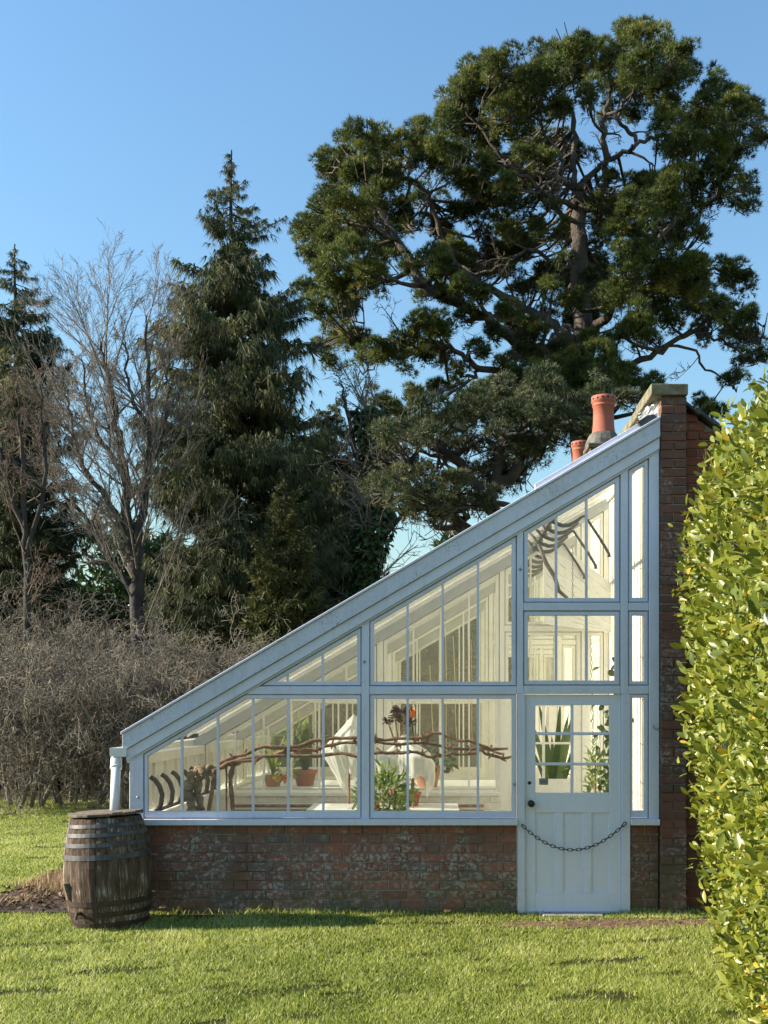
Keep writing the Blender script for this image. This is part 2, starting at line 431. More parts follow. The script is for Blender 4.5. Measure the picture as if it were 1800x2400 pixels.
props(np_mesh('lawn', np.stack([XX,YY,ZZ],-1).reshape(-1,3), np.stack([ii,ii+1,ii+n1+1,ii+n1],1), M['lawn'], smooth=True), 'lawn ground of short mown turf in low sun', kind='structure')

# worn earth before the door, and the flower bed under the front wall
M['earth'] = mottled('worn_red_earth', (0.10,0.055,0.032), (0.24,0.13,0.075), 9, 0.95, bstr=0.6, bdist=0.01)
M['soil'] = mottled('mulch_soil', (0.035,0.024,0.016), (0.10,0.066,0.042), 18, 0.95, bstr=0.9, bdist=0.03)
def blob_sheet(name, cx, cy, rx, ry, z, mat, label, seed, n=56, amp=0.16):
    rr = random.Random(seed); ph = [rr.uniform(0,6.3) for _ in range(6)]
    vs, fs = [(cx,cy,z)], []
    for ring in (0.5, 1.0):
        for i in range(n):
            a = 2*math.pi*i/n
            k = 1 + amp*sum(math.sin((j+2)*a+ph[j])/(j+1) for j in range(6))
            x, y = cx+rx*k*ring*math.cos(a), cy+ry*k*ring*math.sin(a)
            vs.append((x, y, z + float(gz(x,y)) - (0.006 if ring == 1 else -0.002)))
    for i in range(n):
        j = (i+1) % n
        fs += [(0,1+i,1+j),(1+i,1+n+i,1+n+j,1+j)]
    o = MB().add(vs, fs).build(name, mat, smooth=True); return props(o, label, kind='structure')
blob_sheet('worn_earth', 1.75, -0.50, 1.10, 0.22, 0.012, M['earth'], 'bare reddish earth worn into the lawn before the door', 3)
BED = [(-4.27,0.02),(-2.79,-0.02),(-2.79,5.6),(-4.2,5.6)]
def in_bed(x, y): return (x > -4.27+0.02*y) & (x < -2.75) & (y > -0.03) & (y < 5.6)
mb = MB(); gx = np.linspace(-4.3,-2.78,26); gy = np.linspace(-0.03,5.6,60)
vs = [(x+random.uniform(-.02,.02), y+random.uniform(-.03,.03), 0.015+0.045*min(1,min(x+4.3,(y+0.03))*6)*random.uniform(.4,1.2)) for y in gy for x in gx]
fs = [(j*26+i, j*26+i+1, (j+1)*26+i+1, (j+1)*26+i) for j in range(59) for i in range(25)]
props(mb.add(vs, fs).build('flower_bed', M['soil'], smooth=True), 'dark mulched flower bed along the front of the greenhouse', kind='structure')
# bark chips of the mulch
nC = 2600
cx_, cy_ = RNG.uniform(-4.24,-2.85,nC), RNG.uniform(0.0,3.2,nC)**1.0
Pc = np.stack([cx_, cy_, 0.055+0.02*RNG.random(nC)],1)
V, F, ow = leaves_np(Pc, RNG.normal(size=(nC,3))*np.array([1,1,.25]), np.array([[0,0,1.]])+0.5*RNG.normal(size=(nC,3)), RNG.uniform(.03,.08,nC), RNG.uniform(.012,.03,nC), 0.1, 0.05)
M['mulch'] = leafy('bark_mulch', [(0,(0.03,0.02,0.014)),(0.7,(0.12,0.075,0.045)),(1,(0.30,0.20,0.13))], 0.0, 0.9, 0.2)
props(np_mesh('mulch', V, F, M['mulch'], tint=RNG.random(nC)[ow]), 'brown bark mulch scattered over the flower bed', kind='stuff')

# ------------------------------------------------------------------ bricks
import bmesh
_bk = {}
def brick_mesh(l, h, d, mat, bev=0.006):
    key = (round(l,3), round(h,3), round(d,3), mat.name, random.randrange(3))
    if key not in _bk:
        bm = bmesh.new(); bmesh.ops.create_cube(bm, size=1.0)
        for v in bm.verts: v.co.x *= l; v.co.y *= d; v.co.z *= h
        bmesh.ops.bevel(bm, geom=list(bm.edges), offset=bev, segments=1, affect='EDGES', profile=0.5)
        for v in bm.verts: v.co += Vector((random.gauss(0,.0016), random.gauss(0,.0012), random.gauss(0,.0016)))
        me = bpy.data.meshes.new('brick'); bm.to_mesh(me); bm.free(); me.materials.append(mat); _bk[key] = me
    return _bk[key]
COURSE, JOINT = 0.0815, 0.009
def lay(parent, mat, x0, x1, z0, z1, yf, depth=0.09, pattern='flemish', top=None, jit=0.003, off=None):
    off = off if off is not None else Vector((0,0,0))
    S, H = 0.224, 0.108
    nrow = int(round((z1-z0)/COURSE)); c = (z1-z0)/nrow; n = 0
    for i in range(nrow):
        zc = z0 + (i+0.5)*c
        if pattern == 'pier': seq = ([(x0, x1)] if i % 2 else [(x0,(x0+x1)/2),((x0+x1)/2,x1)])
        elif pattern == 'two': seq = [(x0,(x0+x1)/2),((x0+x1)/2,x1)] if i % 2 else [(x0,x0+(x1-x0)*.68),(x0+(x1-x0)*.68,x1)]
        else:
            seq = []; x = x1 + (0.0 if i % 2 else (S+H)/2+0.006); k = i % 2
            k = 0
            while x > x0:
                w = (H if k % 2 == 0 else S) + JOINT
                seq.append((max(x-w,x0), min(x,x1))); x -= w; k += 1
        for a, b in seq:
            if top is not None and zc + c*0.4 > top((a+b)/2): continue
            l = b-a-JOINT
            if l < 0.025: continue
            o = bpy.data.objects.new('brick', brick_mesh(l, c-JOINT, depth, mat)); COL.objects.link(o); o.parent = parent
            o.location = Vector(((a+b)/2, yf+depth/2+random.gauss(0,jit), zc)) - off; n += 1
    return n

# ------------------------------------------------------------------ the lean-to greenhouse
GH = thing('lean_to_greenhouse', (0,0,0), 'white timber lean-to greenhouse with steep glass roof on a low brick wall', 'greenhouse')
RB = 0.5857
def ra(off): return 3.2984 - off/258.0
def zr(x, off): return ra(off) + RB*x
def clip_rake(poly, off):
    res = []
    f = lambda p: ra(off)+RB*p[0]-p[1]
    for i, p in enumerate(poly):
        q = poly[(i+1) % len(poly)]; a, b = f(p), f(q)
        if a >= 0: res.append(p)
        if a*b < 0:
            t = a/(a-b); res.append((p[0]+(q[0]-p[0])*t, p[1]+(q[1]-p[1])*t))
    return res
def clip_x(poly, x, keep_right):
    res = []
    f = (lambda p: p[0]-x) if keep_right else (lambda p: x-p[0])
    for i, p in enumerate(poly):
        q = poly[(i+1) % len(poly)]; a, b = f(p), f(q)
        if a >= 0: res.append(p)
        if a*b < 0:
            t = a/(a-b); res.append((p[0]+(q[0]-p[0])*t, p[1]+(q[1]-p[1])*t))
    return res
def rect(px0, px1, pt, pb): return [(fx(px0),fz(pb)),(fx(px1),fz(pb)),(fx(px1),fz(pt)),(fx(px0),fz(pt))]

WINDOWS = [  # glass l, r, top, bottom ; frame l, r, top, bottom ; bars
    ('lower', 346.8, 837, 1638, 1901.5, 337.5, 847.0, 1627.8, 1917.6, (426,510.5,592.8,675.2,757.5)),
    ('upper', 600, 837, 900, 1597.7, 560, 847.0, 890, 1608.2, (674,756)),
    ('lower', 877, 1199.5, 1638, 1901.5, 866.3, 1210.6, 1627.8, 1917.6, (955.4,1037.7,1120.4)),
    ('upper', 877, 1199.5, 900, 1597.7, 866.3, 1210.6, 890, 1608.2, (955.4,1037.7,1120.4)),
    ('upper', 1237, 1440.8, 900, 1402, 1226.5, 1453.2, 890, 1412.6, (1303.6,1374.5)),
    ('middle', 1237, 1440.8, 1443, 1595, 1226.5, 1453.2, 1432.2, 1606.6, (1303.6,1374.5)),
    ('upper', 1481, 1509.7, 900, 1401, 1471.5, 1519.5, 890, 1412.6, ()),
    ('middle', 1481, 1509.7, 1443, 1597, 1471.5, 1519.5, 1432.2, 1606.6, ()),
    ('lower', 1481, 1509.7, 1636, 1900, 1471.5, 1519.5, 1626.6, 1917.6, ()),
]
LBL = {0:'long lower window with six panes beside the barrel', 1:'small triangular window under the rake', 2:'lower window beside the door', 3:'tall sloping-topped window beside the door',
       4:'three-pane window under the roof high above the door', 5:'three-pane fanlight over the door'}
def gable(y, parent, paint, lower_mat, front=True):
    # sashes with their bars and panes
    for wi, (kind, gl, gr, gt, gb, ol, orr, ot, ob, bars) in enumerate(WINDOWS):
        outer = clip_rake(rect(ol+1.5, orr-1.5, ot+1.5, ob-1.5), 79.6); inner = clip_rake(rect(gl, gr, gt, gb), 90)
        if len(outer) != len(inner): print('WINDOW SHAPES', wi, len(outer), len(inner))
        name = 'window' if front else 'sash'
        back = clip_rake(rect(ol-.2, orr+.2, ot-.2, ob+.2), 76.5); mid_ = clip_rake(rect(gl-2, gr+2, gt-2, gb+2), 88)
        w = MB().ring(outer, inner, y-0.012, y+0.042).ring(back, mid_, y+0.0425, y+0.062).build(name, paint, parent, bevel=0.004 if front else 0)
        if front and wi in LBL: w['label'] = LBL[wi]
        wp = w if front else parent
        xl = [fx(gl)] + [fx(b) for b in bars] + [fx(gr)]
        for b in bars:
            hw = 0.0105
            p = clip_rake(rect(b-hw*258, b+hw*258, gt, gb), 89)
            if len(p) >= 3: MB().prism(p, y-0.004, y+0.034).build('glazing_bar', paint, wp)
        for a, b in zip(xl[:-1], xl[1:]):
            p = [(fx(gl)-.004,fz(gb)-.004),(fx(gr)+.004,fz(gb)-.004),(fx(gr)+.004,fz(gt)+.004),(fx(gl)-.004,fz(gt)+.004)]
            p = clip_x(clip_x(clip_rake(p, 88.5), a+.004 if a > fx(gl) else a-.003, True), b-.004 if b < fx(gr) else b+.003, False)
            if len(p) >= 3: MB().prism(p, y+0.012, y+0.016).build('pane', M['glass'] if front else M['inner_glass'], wp)
    # posts
    yo = -0.026 if front else -0.02
    def post(l, r, pb, nm='post', dy=0.0, ptop=None):
        p = rect(l, r, 600 if ptop is None else ptop, pb)
        if ptop is None: p = clip_rake(p, 75)
        MB().prism(p, y+yo-dy, y+0.075).build(nm, paint, parent, bevel=0.004 if front else 0)
    post(305, 337, 1919); post(847.6, 865.7, 1919); post(1211, 1226, 1627, dy=0.0); post(1453.7, 1471, 1627)
    post(1520, 1544, 1919)
    post(1212.7, 1230, 2139, 'door_jamb', dy=0.004, ptop=1627.3); post(1455.8, 1476, 2139, 'door_jamb', dy=0.004, ptop=1627.3)
    # transoms
    def transom(l, r, pt, pb):
        p = clip_rake(rect(l, r, pt, pb), 76)
        MB().prism(p, y+yo+0.004, y+0.07).build('transom', paint, parent, bevel=0.004 if front else 0)
    transom(500, 847.2, 1608.7, 1627.3); transom(866.1, 1210.6, 1608.7, 1627.3)
    transom(1226.4, 1453.3, 1607.1, 1626.4); transom(1226.4, 1453.3, 1413, 1431.8)
    transom(1471.4, 1519.6, 1607.1, 1626.2); transom(1471.4, 1519.6, 1413, 1431.8)
    # raking rafter over the sashes
    p = [(fx(300), zr(fx(300),78)), (fx(1544), zr(fx(1544),78)), (fx(1544), zr(fx(1544),44)), (fx(300), zr(fx(300),44))]
    MB().prism(p, y-0.034 if front else y-0.03, y+0.08).build('rafter', paint if front else M['paint_shaded'], parent, bevel=0.003 if front else 0)

gable(0.0, GH, M['paint'], None, True)
# boards that cap the rake
def rake_board(name, l, r, o0, o1, y0, y1, mat, lab=None):
    p = [(fx(l), zr(fx(l),o1)), (fx(r), zr(fx(r),o1)), (fx(r), zr(fx(r),o0)), (fx(l), zr(fx(l),o0))]
    o = MB().prism(p, y0, y1).build(name, mat, GH, bevel=0.003)
    if lab: o['label'] = lab
rake_board('barge_board', 300, 1543, 46.5, 72.5, -0.058, -0.0345, M['paint'])
rake_board('barge_board', 292.5, 1543, 5.5, 45.5, -0.085, -0.03, M['paint_old'], 'wide barge board with grey mildew')
rake_board('capping', 290, 1543, -1.5, 4.8, -0.105, 0.10, M['paint'])
rake_board('roof_light_edge', 1252, 1538, -15.5, -2.4, -0.06, -0.01, M['paint'], 'raised edge of the upper roof light')
# peeled patch and moss bits on the capping
for px in (655, 1256, 660):
    c = Vector((fx(px), -0.106, zr(fx(px), 3)))
    MB().lathe([(0.001,0),(0.03,0.001),(0.022,0.004),(0.001,0.006)], 7, c, wob=lambda a,z: 0.6+0.4*math.sin(3*a)).build('flake', M['coping'], GH)
# sills on the brickwork
MB().box(fx(318), fx(1212.3), -0.075, 0.16, fz(1933), fz(1918.8)).build('sill', M['paint'], GH, bevel=0.004)
MB().box(fx(1476.4), fx(1543.5), -0.072, 0.16, fz(1933), fz(1918.8)).build('sill', M['paint'], GH, bevel=0.004)
# small fixings on the posts
for px, py in ((325,1868),(854,1551),(1219,1335),(1205,1838)):
    p = at(px, py, 0.0); o = MB().lathe([(0.001,0),(0.011,0.0),(0.013,0.008),(0.006,0.016),(0.001,0.018)], 10).build('fixing', M['lead'], GH, smooth=True, local=True)
    o.location = (p.x, -0.026, p.z); o.rotation_euler = (R(90),0,0)
# hook with a trailing wire by the narrow lights
MB().tube([at(1531,1700,-.03), at(1534,1708,-.04), at(1540,1711,-.045), at(1543,1706,-.03)], 0.003, 5).build('hook', M['black'], GH)

# front low wall of brick under the windows, and the stub beyond the door
BW = MB().box(fx(308), fx(1211), 0.0, 0.20, -0.25, fz(1934)).build('brick_wall', M['mortar'], GH)
nb = lay(BW, M['brick'], fx(306), fx(1211.6), fz(2152), fz(1933.6), -0.010)
BW2 = MB().box(fx(1477.5), fx(1543), 0.0, 0.20, -0.25, fz(1934)).build('brick_wall', M['mortar'], GH)
nb += lay(BW2, M['brick_pier'], fx(1476.6), fx(1544), fz(2152), fz(1933.6), -0.010, pattern='two')
# the long front wall that runs back under the eaves
MB().box(fx(306), fx(306)+0.2, 0.205, 8.1, -0.25, 0.80).build('front_wall', M['white_brick'], GH)
MB().box(fx(300), fx(300)+0.25, 0.17, 8.1, 0.804, 0.86).build('front_sill', M['paint_in'], GH)
xe = fx(306)+0.03
for i in range(18):
    y0 = 0.085+i*0.45
    MB().box(xe, xe+0.06, y0, y0+0.06, 0.862, zr(xe,70)).build('front_post', M['paint_in'], GH)
    if i < 17: MB().box(xe+0.012, xe+0.030, y0+0.064, y0+0.446, 0.90, zr(xe,86)-0.02).build('front_vent', M['paint_in'], GH)
MB().box(xe-0.01, xe+0.09, 0.086, 8.1, zr(xe,86)-0.016, zr(xe,66)).build('eaves_plate', M['paint_in'], GH)
# roof: bars and long panes
ROOF = MB().box(fx(1528), fx(1543), 0.085, 8.05, zr(fx(1535),60), zr(fx(1535),14)).build('roof', M['paint_in'], GH)
nbar = 27
for i in range(1, nbar):
    y0 = i*0.30
    if abs(y0-2.7) < 0.1 or abs(y0-5.2) < 0.06 or abs(y0-7.8) < 0.1: continue
    p = [(fx(300), zr(fx(300),32.5)), (fx(1527), zr(fx(1527),32.5)), (fx(1527), zr(fx(1527),23)), (fx(300), zr(fx(300),23))]
    MB().prism(p, y0-0.016, y0+0.016).build('glazing_bar', M['paint_in'], ROOF)
for i in range(0, nbar):
    y0, y1 = i*0.30+0.004, (i+1)*0.30-0.004
    if i == 0: y0 = 0.09
    for k in range(3):
        a, b = fx(294+k*411), fx(294+(k+1)*411)-0.0 if k < 2 else fx(1527)
        o = 20 - 1.2*k
        p = [(a, zr(a,o+1.0)), (b+0.02, zr(b+0.02,o+1.0)), (b+0.02, zr(b+0.02,o)), (a, zr(a,o))]
        if k == 2: p = [(a, zr(a,o+1.0)), (b, zr(b,o+1.0)), (b, zr(b,o)), (a, zr(a,o))]
        MB().prism(p, y0, y1).build('pane', M['roof_glass'], ROOF)
# whitewashed back wall and paved floor
MB().box(2.00, 2.035, 0.09, 8.1, 0.0, zr(2.0,62)).build('back_wall', M['white_brick'], GH)
for i in range(6):
    MB().tube([(1.975,0.14+i*0.085,0.9),(1.975+0.004*math.sin(i),0.14+i*0.085,2.0),(1.975,0.14+i*0.085,zr(1.97,70))], 0.004, 5).build('training_wire', M['iron'], GH)
for i, z in enumerate((1.15,1.52,1.95,2.35,2.75,3.2)):
    MB().tube([(1.97,0.10,z),(1.968,0.35,z-0.012),(1.97,0.62,z+0.004)], 0.003, 5).build('training_wire', M['iron'], GH)
M['floor'] = mottled('pale_floor_tiles', (0.52,0.46,0.38), (0.42,0.37,0.30), 4, 0.8)
MB().box(fx(306)+0.2, 2.0, 0.21, 8.1, -0.2, 0.03).build('floor', M['floor'], GH)
# two glazed partitions across the house, the second closes its far end
for yp in (2.67, 5.2, 7.8):
    PT = empty('partition', (0,yp,0), GH)
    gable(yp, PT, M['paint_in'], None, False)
    MB().box(fx(318), fx(1212), yp-0.06, yp+0.1, 0.86, 0.90).build('sill', M['paint_in'], PT)
    MB().box(fx(318)+0.1, fx(1212), yp-0.036, yp+0.12, 0.03, 0.86).build('low_wall', M['white_brick'], PT)
    if yp < 3: lay(PT, M['white_brick'], fx(480), fx(1211.6), 0.86-COURSE*4, 0.86, yp-0.04, off=Vector((0,yp,0)))
    else: MB().box(fx(480), fx(1211), yp-0.02, yp+0.03, 0.03, 0.858).build('low_wall_lining', M['white_brick'], PT)
    # framed door of the partition
    dz0, dz1 = 0.05, fz(1628)
    MB().box(fx(1230), fx(1262), yp-0.01, yp+0.03, dz0, dz1).box(fx(1424), fx(1455), yp-0.01, yp+0.03, dz0, dz1).box(fx(1262), fx(1424), yp-0.01, yp+0.03, dz0, 1.05).box(fx(1262), fx(1424), yp-0.01, yp+0.03, dz1-0.1, dz1).box(fx(1338), fx(1346), yp-0.005, yp+0.025, 1.05, dz1-0.1).box(fx(1262), fx(1338), yp-0.004, yp+0.024, 1.45, 1.475).box(fx(1346), fx(1424), yp-0.004, yp+0.024, 1.45, 1.475).build('door', M['paint_in'], PT)
    MB().box(fx(1477), 2.0, yp-0.03, yp+0.1, 0.03, 0.86).build('low_wall', M['white_brick'], PT)
# pale diagonal boarding high on the back of the first bay
for k in range(9):
    ph = R(38); yb = 2.42
    # board k: strip below a line falling to the right
    z0 = zr(1.30,60) - 0.02 - k*0.118
    a, b = 1.22, 1.985
    f = lambda x, o: z0 - math.tan(ph)*(x-1.30) - o
    p = clip_rake([(a, f(a,0.110)), (b, f(b,0.110)), (b, f(b,0)), (a, f(a,0))], 60)
    p = [(x, max(z, 2.72)) for x, z in p]
    if len(p) >= 3 and max(z for _, z in p) > 2.75: MB().prism(p, yb, yb+0.02).build('lining_board', M['paint_in'], GH)
# flashings where the roof meets the pier
rr = random.Random(4)
vs, fs = [], []
for j in range(6):
    for i in range(7):
        u, v = i/6, j/5
        p = at(1497+u*45, 985-v*52*(0.25+0.75*u), 0.10+0.25*(1-u)); p += Vector((rr.uniform(-.008,.008), rr.uniform(-.035,.035), rr.uniform(-.006,.006)))
        vs.append(p)
for j in range(5):
    for i in range(6): fs.append((j*7+i, j*7+i+1, (j+1)*7+i+1, (j+1)*7+i))
fl = MB().add(vs, fs).build('lead_flashing', M['lead'], GH); fl.modifiers.new('thick','SOLIDIFY').thickness = 0.006
M['slate'] = mottled('dark_slate', (0.035,0.037,0.042), (0.07,0.072,0.08), 12, 0.5)
p = [tuple((at(a,b,0).x, at(a,b,0).z)) for a, b in ((1499,1007),(1537,985),(1528,977),(1513,979),(1489,995))]
MB().prism(p, -0.09, 0.10).build('ridge_end_cap', M['slate'], GH, bevel=0.004)

# door
DOOR = MB().box(fx(1230.5), fx(1255), 0.004, 0.048, fz(2137.5), fz(1628)).box(fx(1429), fx(1455.2), 0.004, 0.048, fz(2137.5), fz(1628)) \
    .box(fx(1255), fx(1429), 0.0045, 0.0475, fz(1653), fz(1628.2)).box(fx(1255), fx(1429), 0.0045, 0.0475, fz(1905), fz(1858.6)).box(fx(1255), fx(1429), 0.0045, 0.0475, fz(2137.3), fz(2094)) \
    .box(fx(1302.5), fx(1320), 0.005, 0.047, fz(2094), fz(1905)).box(fx(1368), fx(1387), 0.005, 0.047, fz(2094), fz(1905)).build('door', M['door_paint'], GH, bevel=0.003)
DOOR['label'] = 'white panelled door with six small panes'
for a, b in ((1255,1302.5),(1320,1368),(1387,1429)):
    MB().box(fx(a)-.002, fx(b)+.002, 0.019, 0.034, fz(2094)-.002, fz(1905)+.002).build('panel', M['door_paint'], DOOR)
    i_, o_ = 0.010, 0.0
    A = [(fx(a),fz(2094)),(fx(b),fz(2094)),(fx(b),fz(1905)),(fx(a),fz(1905))]
    B = [(fx(a)+i_,fz(2094)+i_),(fx(b)-i_,fz(2094)+i_),(fx(b)-i_,fz(1905)-i_),(fx(a)+i_,fz(1905)-i_)]
    MB().ring(A, B, 0.011, 0.0185).build('panel_moulding', M['door_paint'], DOOR, bevel=0.003)
MB().box(fx(1338), fx(1344.4), 0.007, 0.045, fz(1858.6), fz(1653)).build('glazing_bar', M['door_paint'], DOOR, bevel=0.004)
for a, b in ((1716.4,1723.4),(1788,1794.5)):
    for l, r in ((1255,1338),(1344.4,1429)):
        MB().box(fx(l), fx(r), 0.008, 0.044, fz(b), fz(a)).build('glazing_bar', M['door_paint'], DOOR, bevel=0.004)
for l, r in ((1255,1338),(1344.4,1429)):
    for t, b in ((1653,1716.4),(1723.4,1788),(1794.5,1858.6)):
        MB().box(fx(l)-.003, fx(r)+.003, 0.024, 0.028, fz(b)-.003, fz(t)+.003).build('pane', M['glass'], DOOR)
def on_front(mb, name, mat, parent, px, py, y, smooth=True):
    o = mb.build(name, mat, parent, smooth=smooth, local=True); p = at(px, py, 0); o.location = (p.x, y, p.z); o.rotation_euler = (R(90),0,0); return o
M['bronze'] = mottled('dark_bronze', (0.035,0.028,0.022), (0.075,0.06,0.045), 20, 0.35, 0.7)
on_front(MB().lathe([(0.001,0),(0.030,0.0),(0.031,0.006),(0.012,0.010),(0.011,0.030),(0.024,0.036),(0.032,0.048),(0.030,0.060),(0.016,0.068),(0.001,0.070)], 22), 'door_knob', M['bronze'], DOOR, 1244.4, 1883, 0.004)
on_front(MB().lathe([(0.001,0),(0.0155,0),(0.016,0.004),(0.012,0.006),(0.001,0.006)], 18), 'keyhole', M['bronze'], DOOR, 1241, 1835, 0.004)
# small engraved plate behind the lowest pane
M['plate'] = mottled('grey_plate', (0.10,0.105,0.11), (0.14,0.145,0.15), 12, 0.5)
M['ink'] = mottled('pale_lettering', (0.55,0.55,0.52), (0.50,0.50,0.48), 12, 0.7)
sg = MB().box(fx(1264.5), fx(1285), 0.018, 0.022, fz(1840), fz(1825)).build('notice_plate', M['plate'], DOOR)
sm = MB(); rr = random.Random(2)
for row in range(4):
    x = fx(1266.5)
    while x < fx(1283.5):
        w = rr.uniform(.003,.008)
        sm.box(x, min(x+w,fx(1283.8)), 0.0168, 0.0178, fz(1838-row*3.5), fz(1838-row*3.5)+0.0045); x += w+0.0025
sm.build('lettering', M['ink'], DOOR)
# hinges and the step
M['step'] = mottled('worn_step_stone', (0.30,0.27,0.23), (0.42,0.39,0.34), 10, 0.85, bstr=0.3)
MB().box(fx(1231), fx(1455), -0.02, 0.10, -0.03, 0.008).build('threshold', M['paint'], GH)
MB().box(fx(1268), fx(1408), -0.17, -0.021, -0.08, 0.016).build('doorstep', M['step'], GH, bevel=0.01)

# gutter and its downpipe
GT = thing('gutter_downpipe', at(276,1905,-0.35), 'white plastic rainwater pipe dropping from the gutter end into the barrel', 'downpipe')
g0 = at(284,1760,0); gp = [(-0.078,0.03),(-0.078,-0.028),(-0.05,-0.05),(0.05,-0.05),(0.075,-0.03),(0.075,0.03),(0.066,0.03),(0.066,-0.022),(0.046,-0.04),(-0.046,-0.04),(-0.069,-0.022),(-0.069,0.03)]
MB().prism([(g0.x+a, g0.z+b) for a, b in gp], -0.09, 8.1).build('gutter', M['pvc'], GT)
MB().box(g0.x-0.075, g0.x+0.073, -0.096, -0.0905, g0.z-0.048, g0.z+0.03).build('stop_end', M['pvc'], GT)
pA, pB = Vector((g0.x-0.035,-0.03,g0.z-0.045)), at(268,1912,-0.33)
dv = (pB-pA)
MB().tube([pA+Vector((0,0.0,0.01)), pA+dv*0.5, pB], 0.041, 20).build('pipe', M['pvc'], GT, smooth=True)
MB().tube([pA+dv*0.04, pA+dv*0.05, pA+dv*0.17, pA+dv*0.19], [0.047,0.050,0.050,0.046], 20).build('collar', M['pvc'], GT, smooth=True)
MB().tube([pA+dv*0.185, pA+dv*0.21], 0.053, 20).build('collar_ring', M['pvc'], GT, smooth=True)

# ------------------------------------------------------------------ chain across the doorway
CH = thing('barrier_chain', at(1222,1932,-0.05), 'black iron chain hung slack across the white door', 'chain')
def link_mesh():
    mb = MB(); a, b, r = 0.0135, 0.0115, 0.0036; pts = []
    for i in range(16):
        t = 2*math.pi*i/16; c, s = math.cos(t), math.sin(t)
        pts.append(Vector((b*c + (a if c > 0 else -a), 0.0, b*s)))
    n = len(pts); vs = []; k = 6
    for i in range(n):
        t = (pts[(i+1)%n]-pts[i-1]).normalized(); u = Vector((0,1,0)); w = t.cross(u)
        for j in range(k):
            an = 2*math.pi*j/k; vs.append(pts[i]+u*(r*math.cos(an))+w*(r*math.sin(an)))
    fs = [(i*k+j, i*k+(j+1)%k, ((i+1)%n)*k+(j+1)%k, ((i+1)%n)*k+j) for i in range(n) for j in range(k)]
    me = bpy.data.meshes.new('link'); me.from_pydata([tuple(v) for v in vs], [], fs); me.materials.append(M['black'])
    me.polygons.foreach_set('use_smooth', [True]*len(fs)); return me
LM = link_mesh()
def chain(parent, pts, pitch, scale=1.0, start=0):
    L = [0.0]
    for a, b in zip(pts[:-1], pts[1:]): L.append(L[-1]+(b-a).length)
    n = int(L[-1]/pitch); org = Vector((0,0,0)); q = parent
    while q is not None: org += q.location; q = q.parent
    for i in range(n):
        s = (i+0.5)*L[-1]/n
        k = max(j for j in range(len(L)) if L[j] <= s); k = min(k, len(pts)-2)
        t = (s-L[k])/(L[k+1]-L[k]); p = pts[k].lerp(pts[k+1], t); d = (pts[k+1]-pts[k]).normalized()
        o = bpy.data.objects.new('chain_link', LM); COL.objects.link(o); o.parent = parent; o.location = p-org
        y = Vector((0,1,0)); z = d.cross(y).normalized()
        m = Matrix((d, y, z)).transposed()
        o.rotation_euler = (m @ Matrix.Rotation(R(90 if (i+start) % 2 else 8), 3, 'X')).to_euler(); o.scale = (scale,)*3
def sag(p0, p1, low, n=60):
    x0, z0, x1, z1, xl, zl = p0.x, p0.z, p1.x, p1.z, low.x, low.z
    A = np.array([[x0*x0,x0,1],[x1*x1,x1,1],[xl*xl,xl,1]]); c = np.linalg.solve(A, [z0,z1,zl])
    return [Vector((x, -0.05, c[0]*x*x+c[1]*x+c[2])) for x in np.linspace(x0, x1, n)]
chain(CH, sag(at(1223,1933), at(1464,1927), at(1350,1990)), 0.0385)
for px, py in ((1222,1931),(1465,1926)):
    p = at(px,py,0); MB().tube([p+Vector((0,-0.028,0)), p+Vector((0,-0.05,0.0)), p+Vector((0.004,-0.058,-0.008)), p+Vector((0.002,-0.05,-0.016))], 0.003, 6).build('hook', M['black'], CH)

# ------------------------------------------------------------------ garden wall behind the greenhouse
GW = thing('garden_wall', (2.15,0,0), 'tall brown brick wall end with stone coping beside the greenhouse', 'wall')
ztop = fz(933)
MB().box(fx(1545.5)+.004, fx(1605.5)-.004, -0.045, 14.0, -0.3, ztop).build('wall_core', M['mortar'], GW)
PI = empty('pier', (0,0,0), GW)
off_ = Vector((2.15,0,0))
lay(PI, M['brick_pier'], fx(1544.6), fx(1606.6), fz(2152), ztop, -0.06, pattern='pier', jit=0.004, off=off_, depth=0.11)
for k in range(7):
    y0 = -0.09 + k*0.75
    o = MB().box(fx(1522)+random.uniform(-.006,.006), fx(1607.7), y0, y0+0.74, ztop+0.004, fz(907.5)+random.uniform(-.006,.006)).build('coping_stone', M['coping'], GW, bevel=0.006)
# red wall of the lean-to shed on the far side of the wall, with its tiled verge
SH = thing('brick_shed', (2.7,0.2,0), 'warm red brick shed wall with dark tiled verge behind the hedge', 'shed')
vz = lambda x: fz(945) - 0.66*(x-fx(1607))
MB().prism([(fx(1606.8),-0.3),(3.4,-0.3),(3.4,vz(3.4)-.02),(fx(1606.8),vz(fx(1606.8))-.02)], 0.14, 4.0).build('wall', M['mortar'], SH)
lay(SH, M['brick_red'], fx(1607.4), 2.95, fz(2152), fz(940), 0.125, top=lambda x: vz(x)+0.02, off=Vector((2.7,0.2,0)))
for k in range(6):
    x0 = fx(1600)+k*0.14; x1 = x0+0.17
    p = [(x0, vz(x0)-0.005+0.02), (x1, vz(x1)-0.005), (x1, vz(x1)+0.03), (x0, vz(x0)+0.055)]
    MB().prism(p, 0.05+random.uniform(-.01,.01), 0.5).build('roof_tile', M['tile'], SH, bevel=0.006)
MB().prism([(fx(1600),vz(fx(1600))+0.0),(3.4,vz(3.4)+0.0),(3.4,vz(3.4)+0.04),(fx(1600),vz(fx(1600))+0.04)], 0.505, 4.0).build('roof', M['tile'], SH)
MB().tube([(2.62,0.07,0.0),(2.62,0.07,0.75)], 0.03, 10).build('drain_pipe', M['black'], SH, smooth=True)

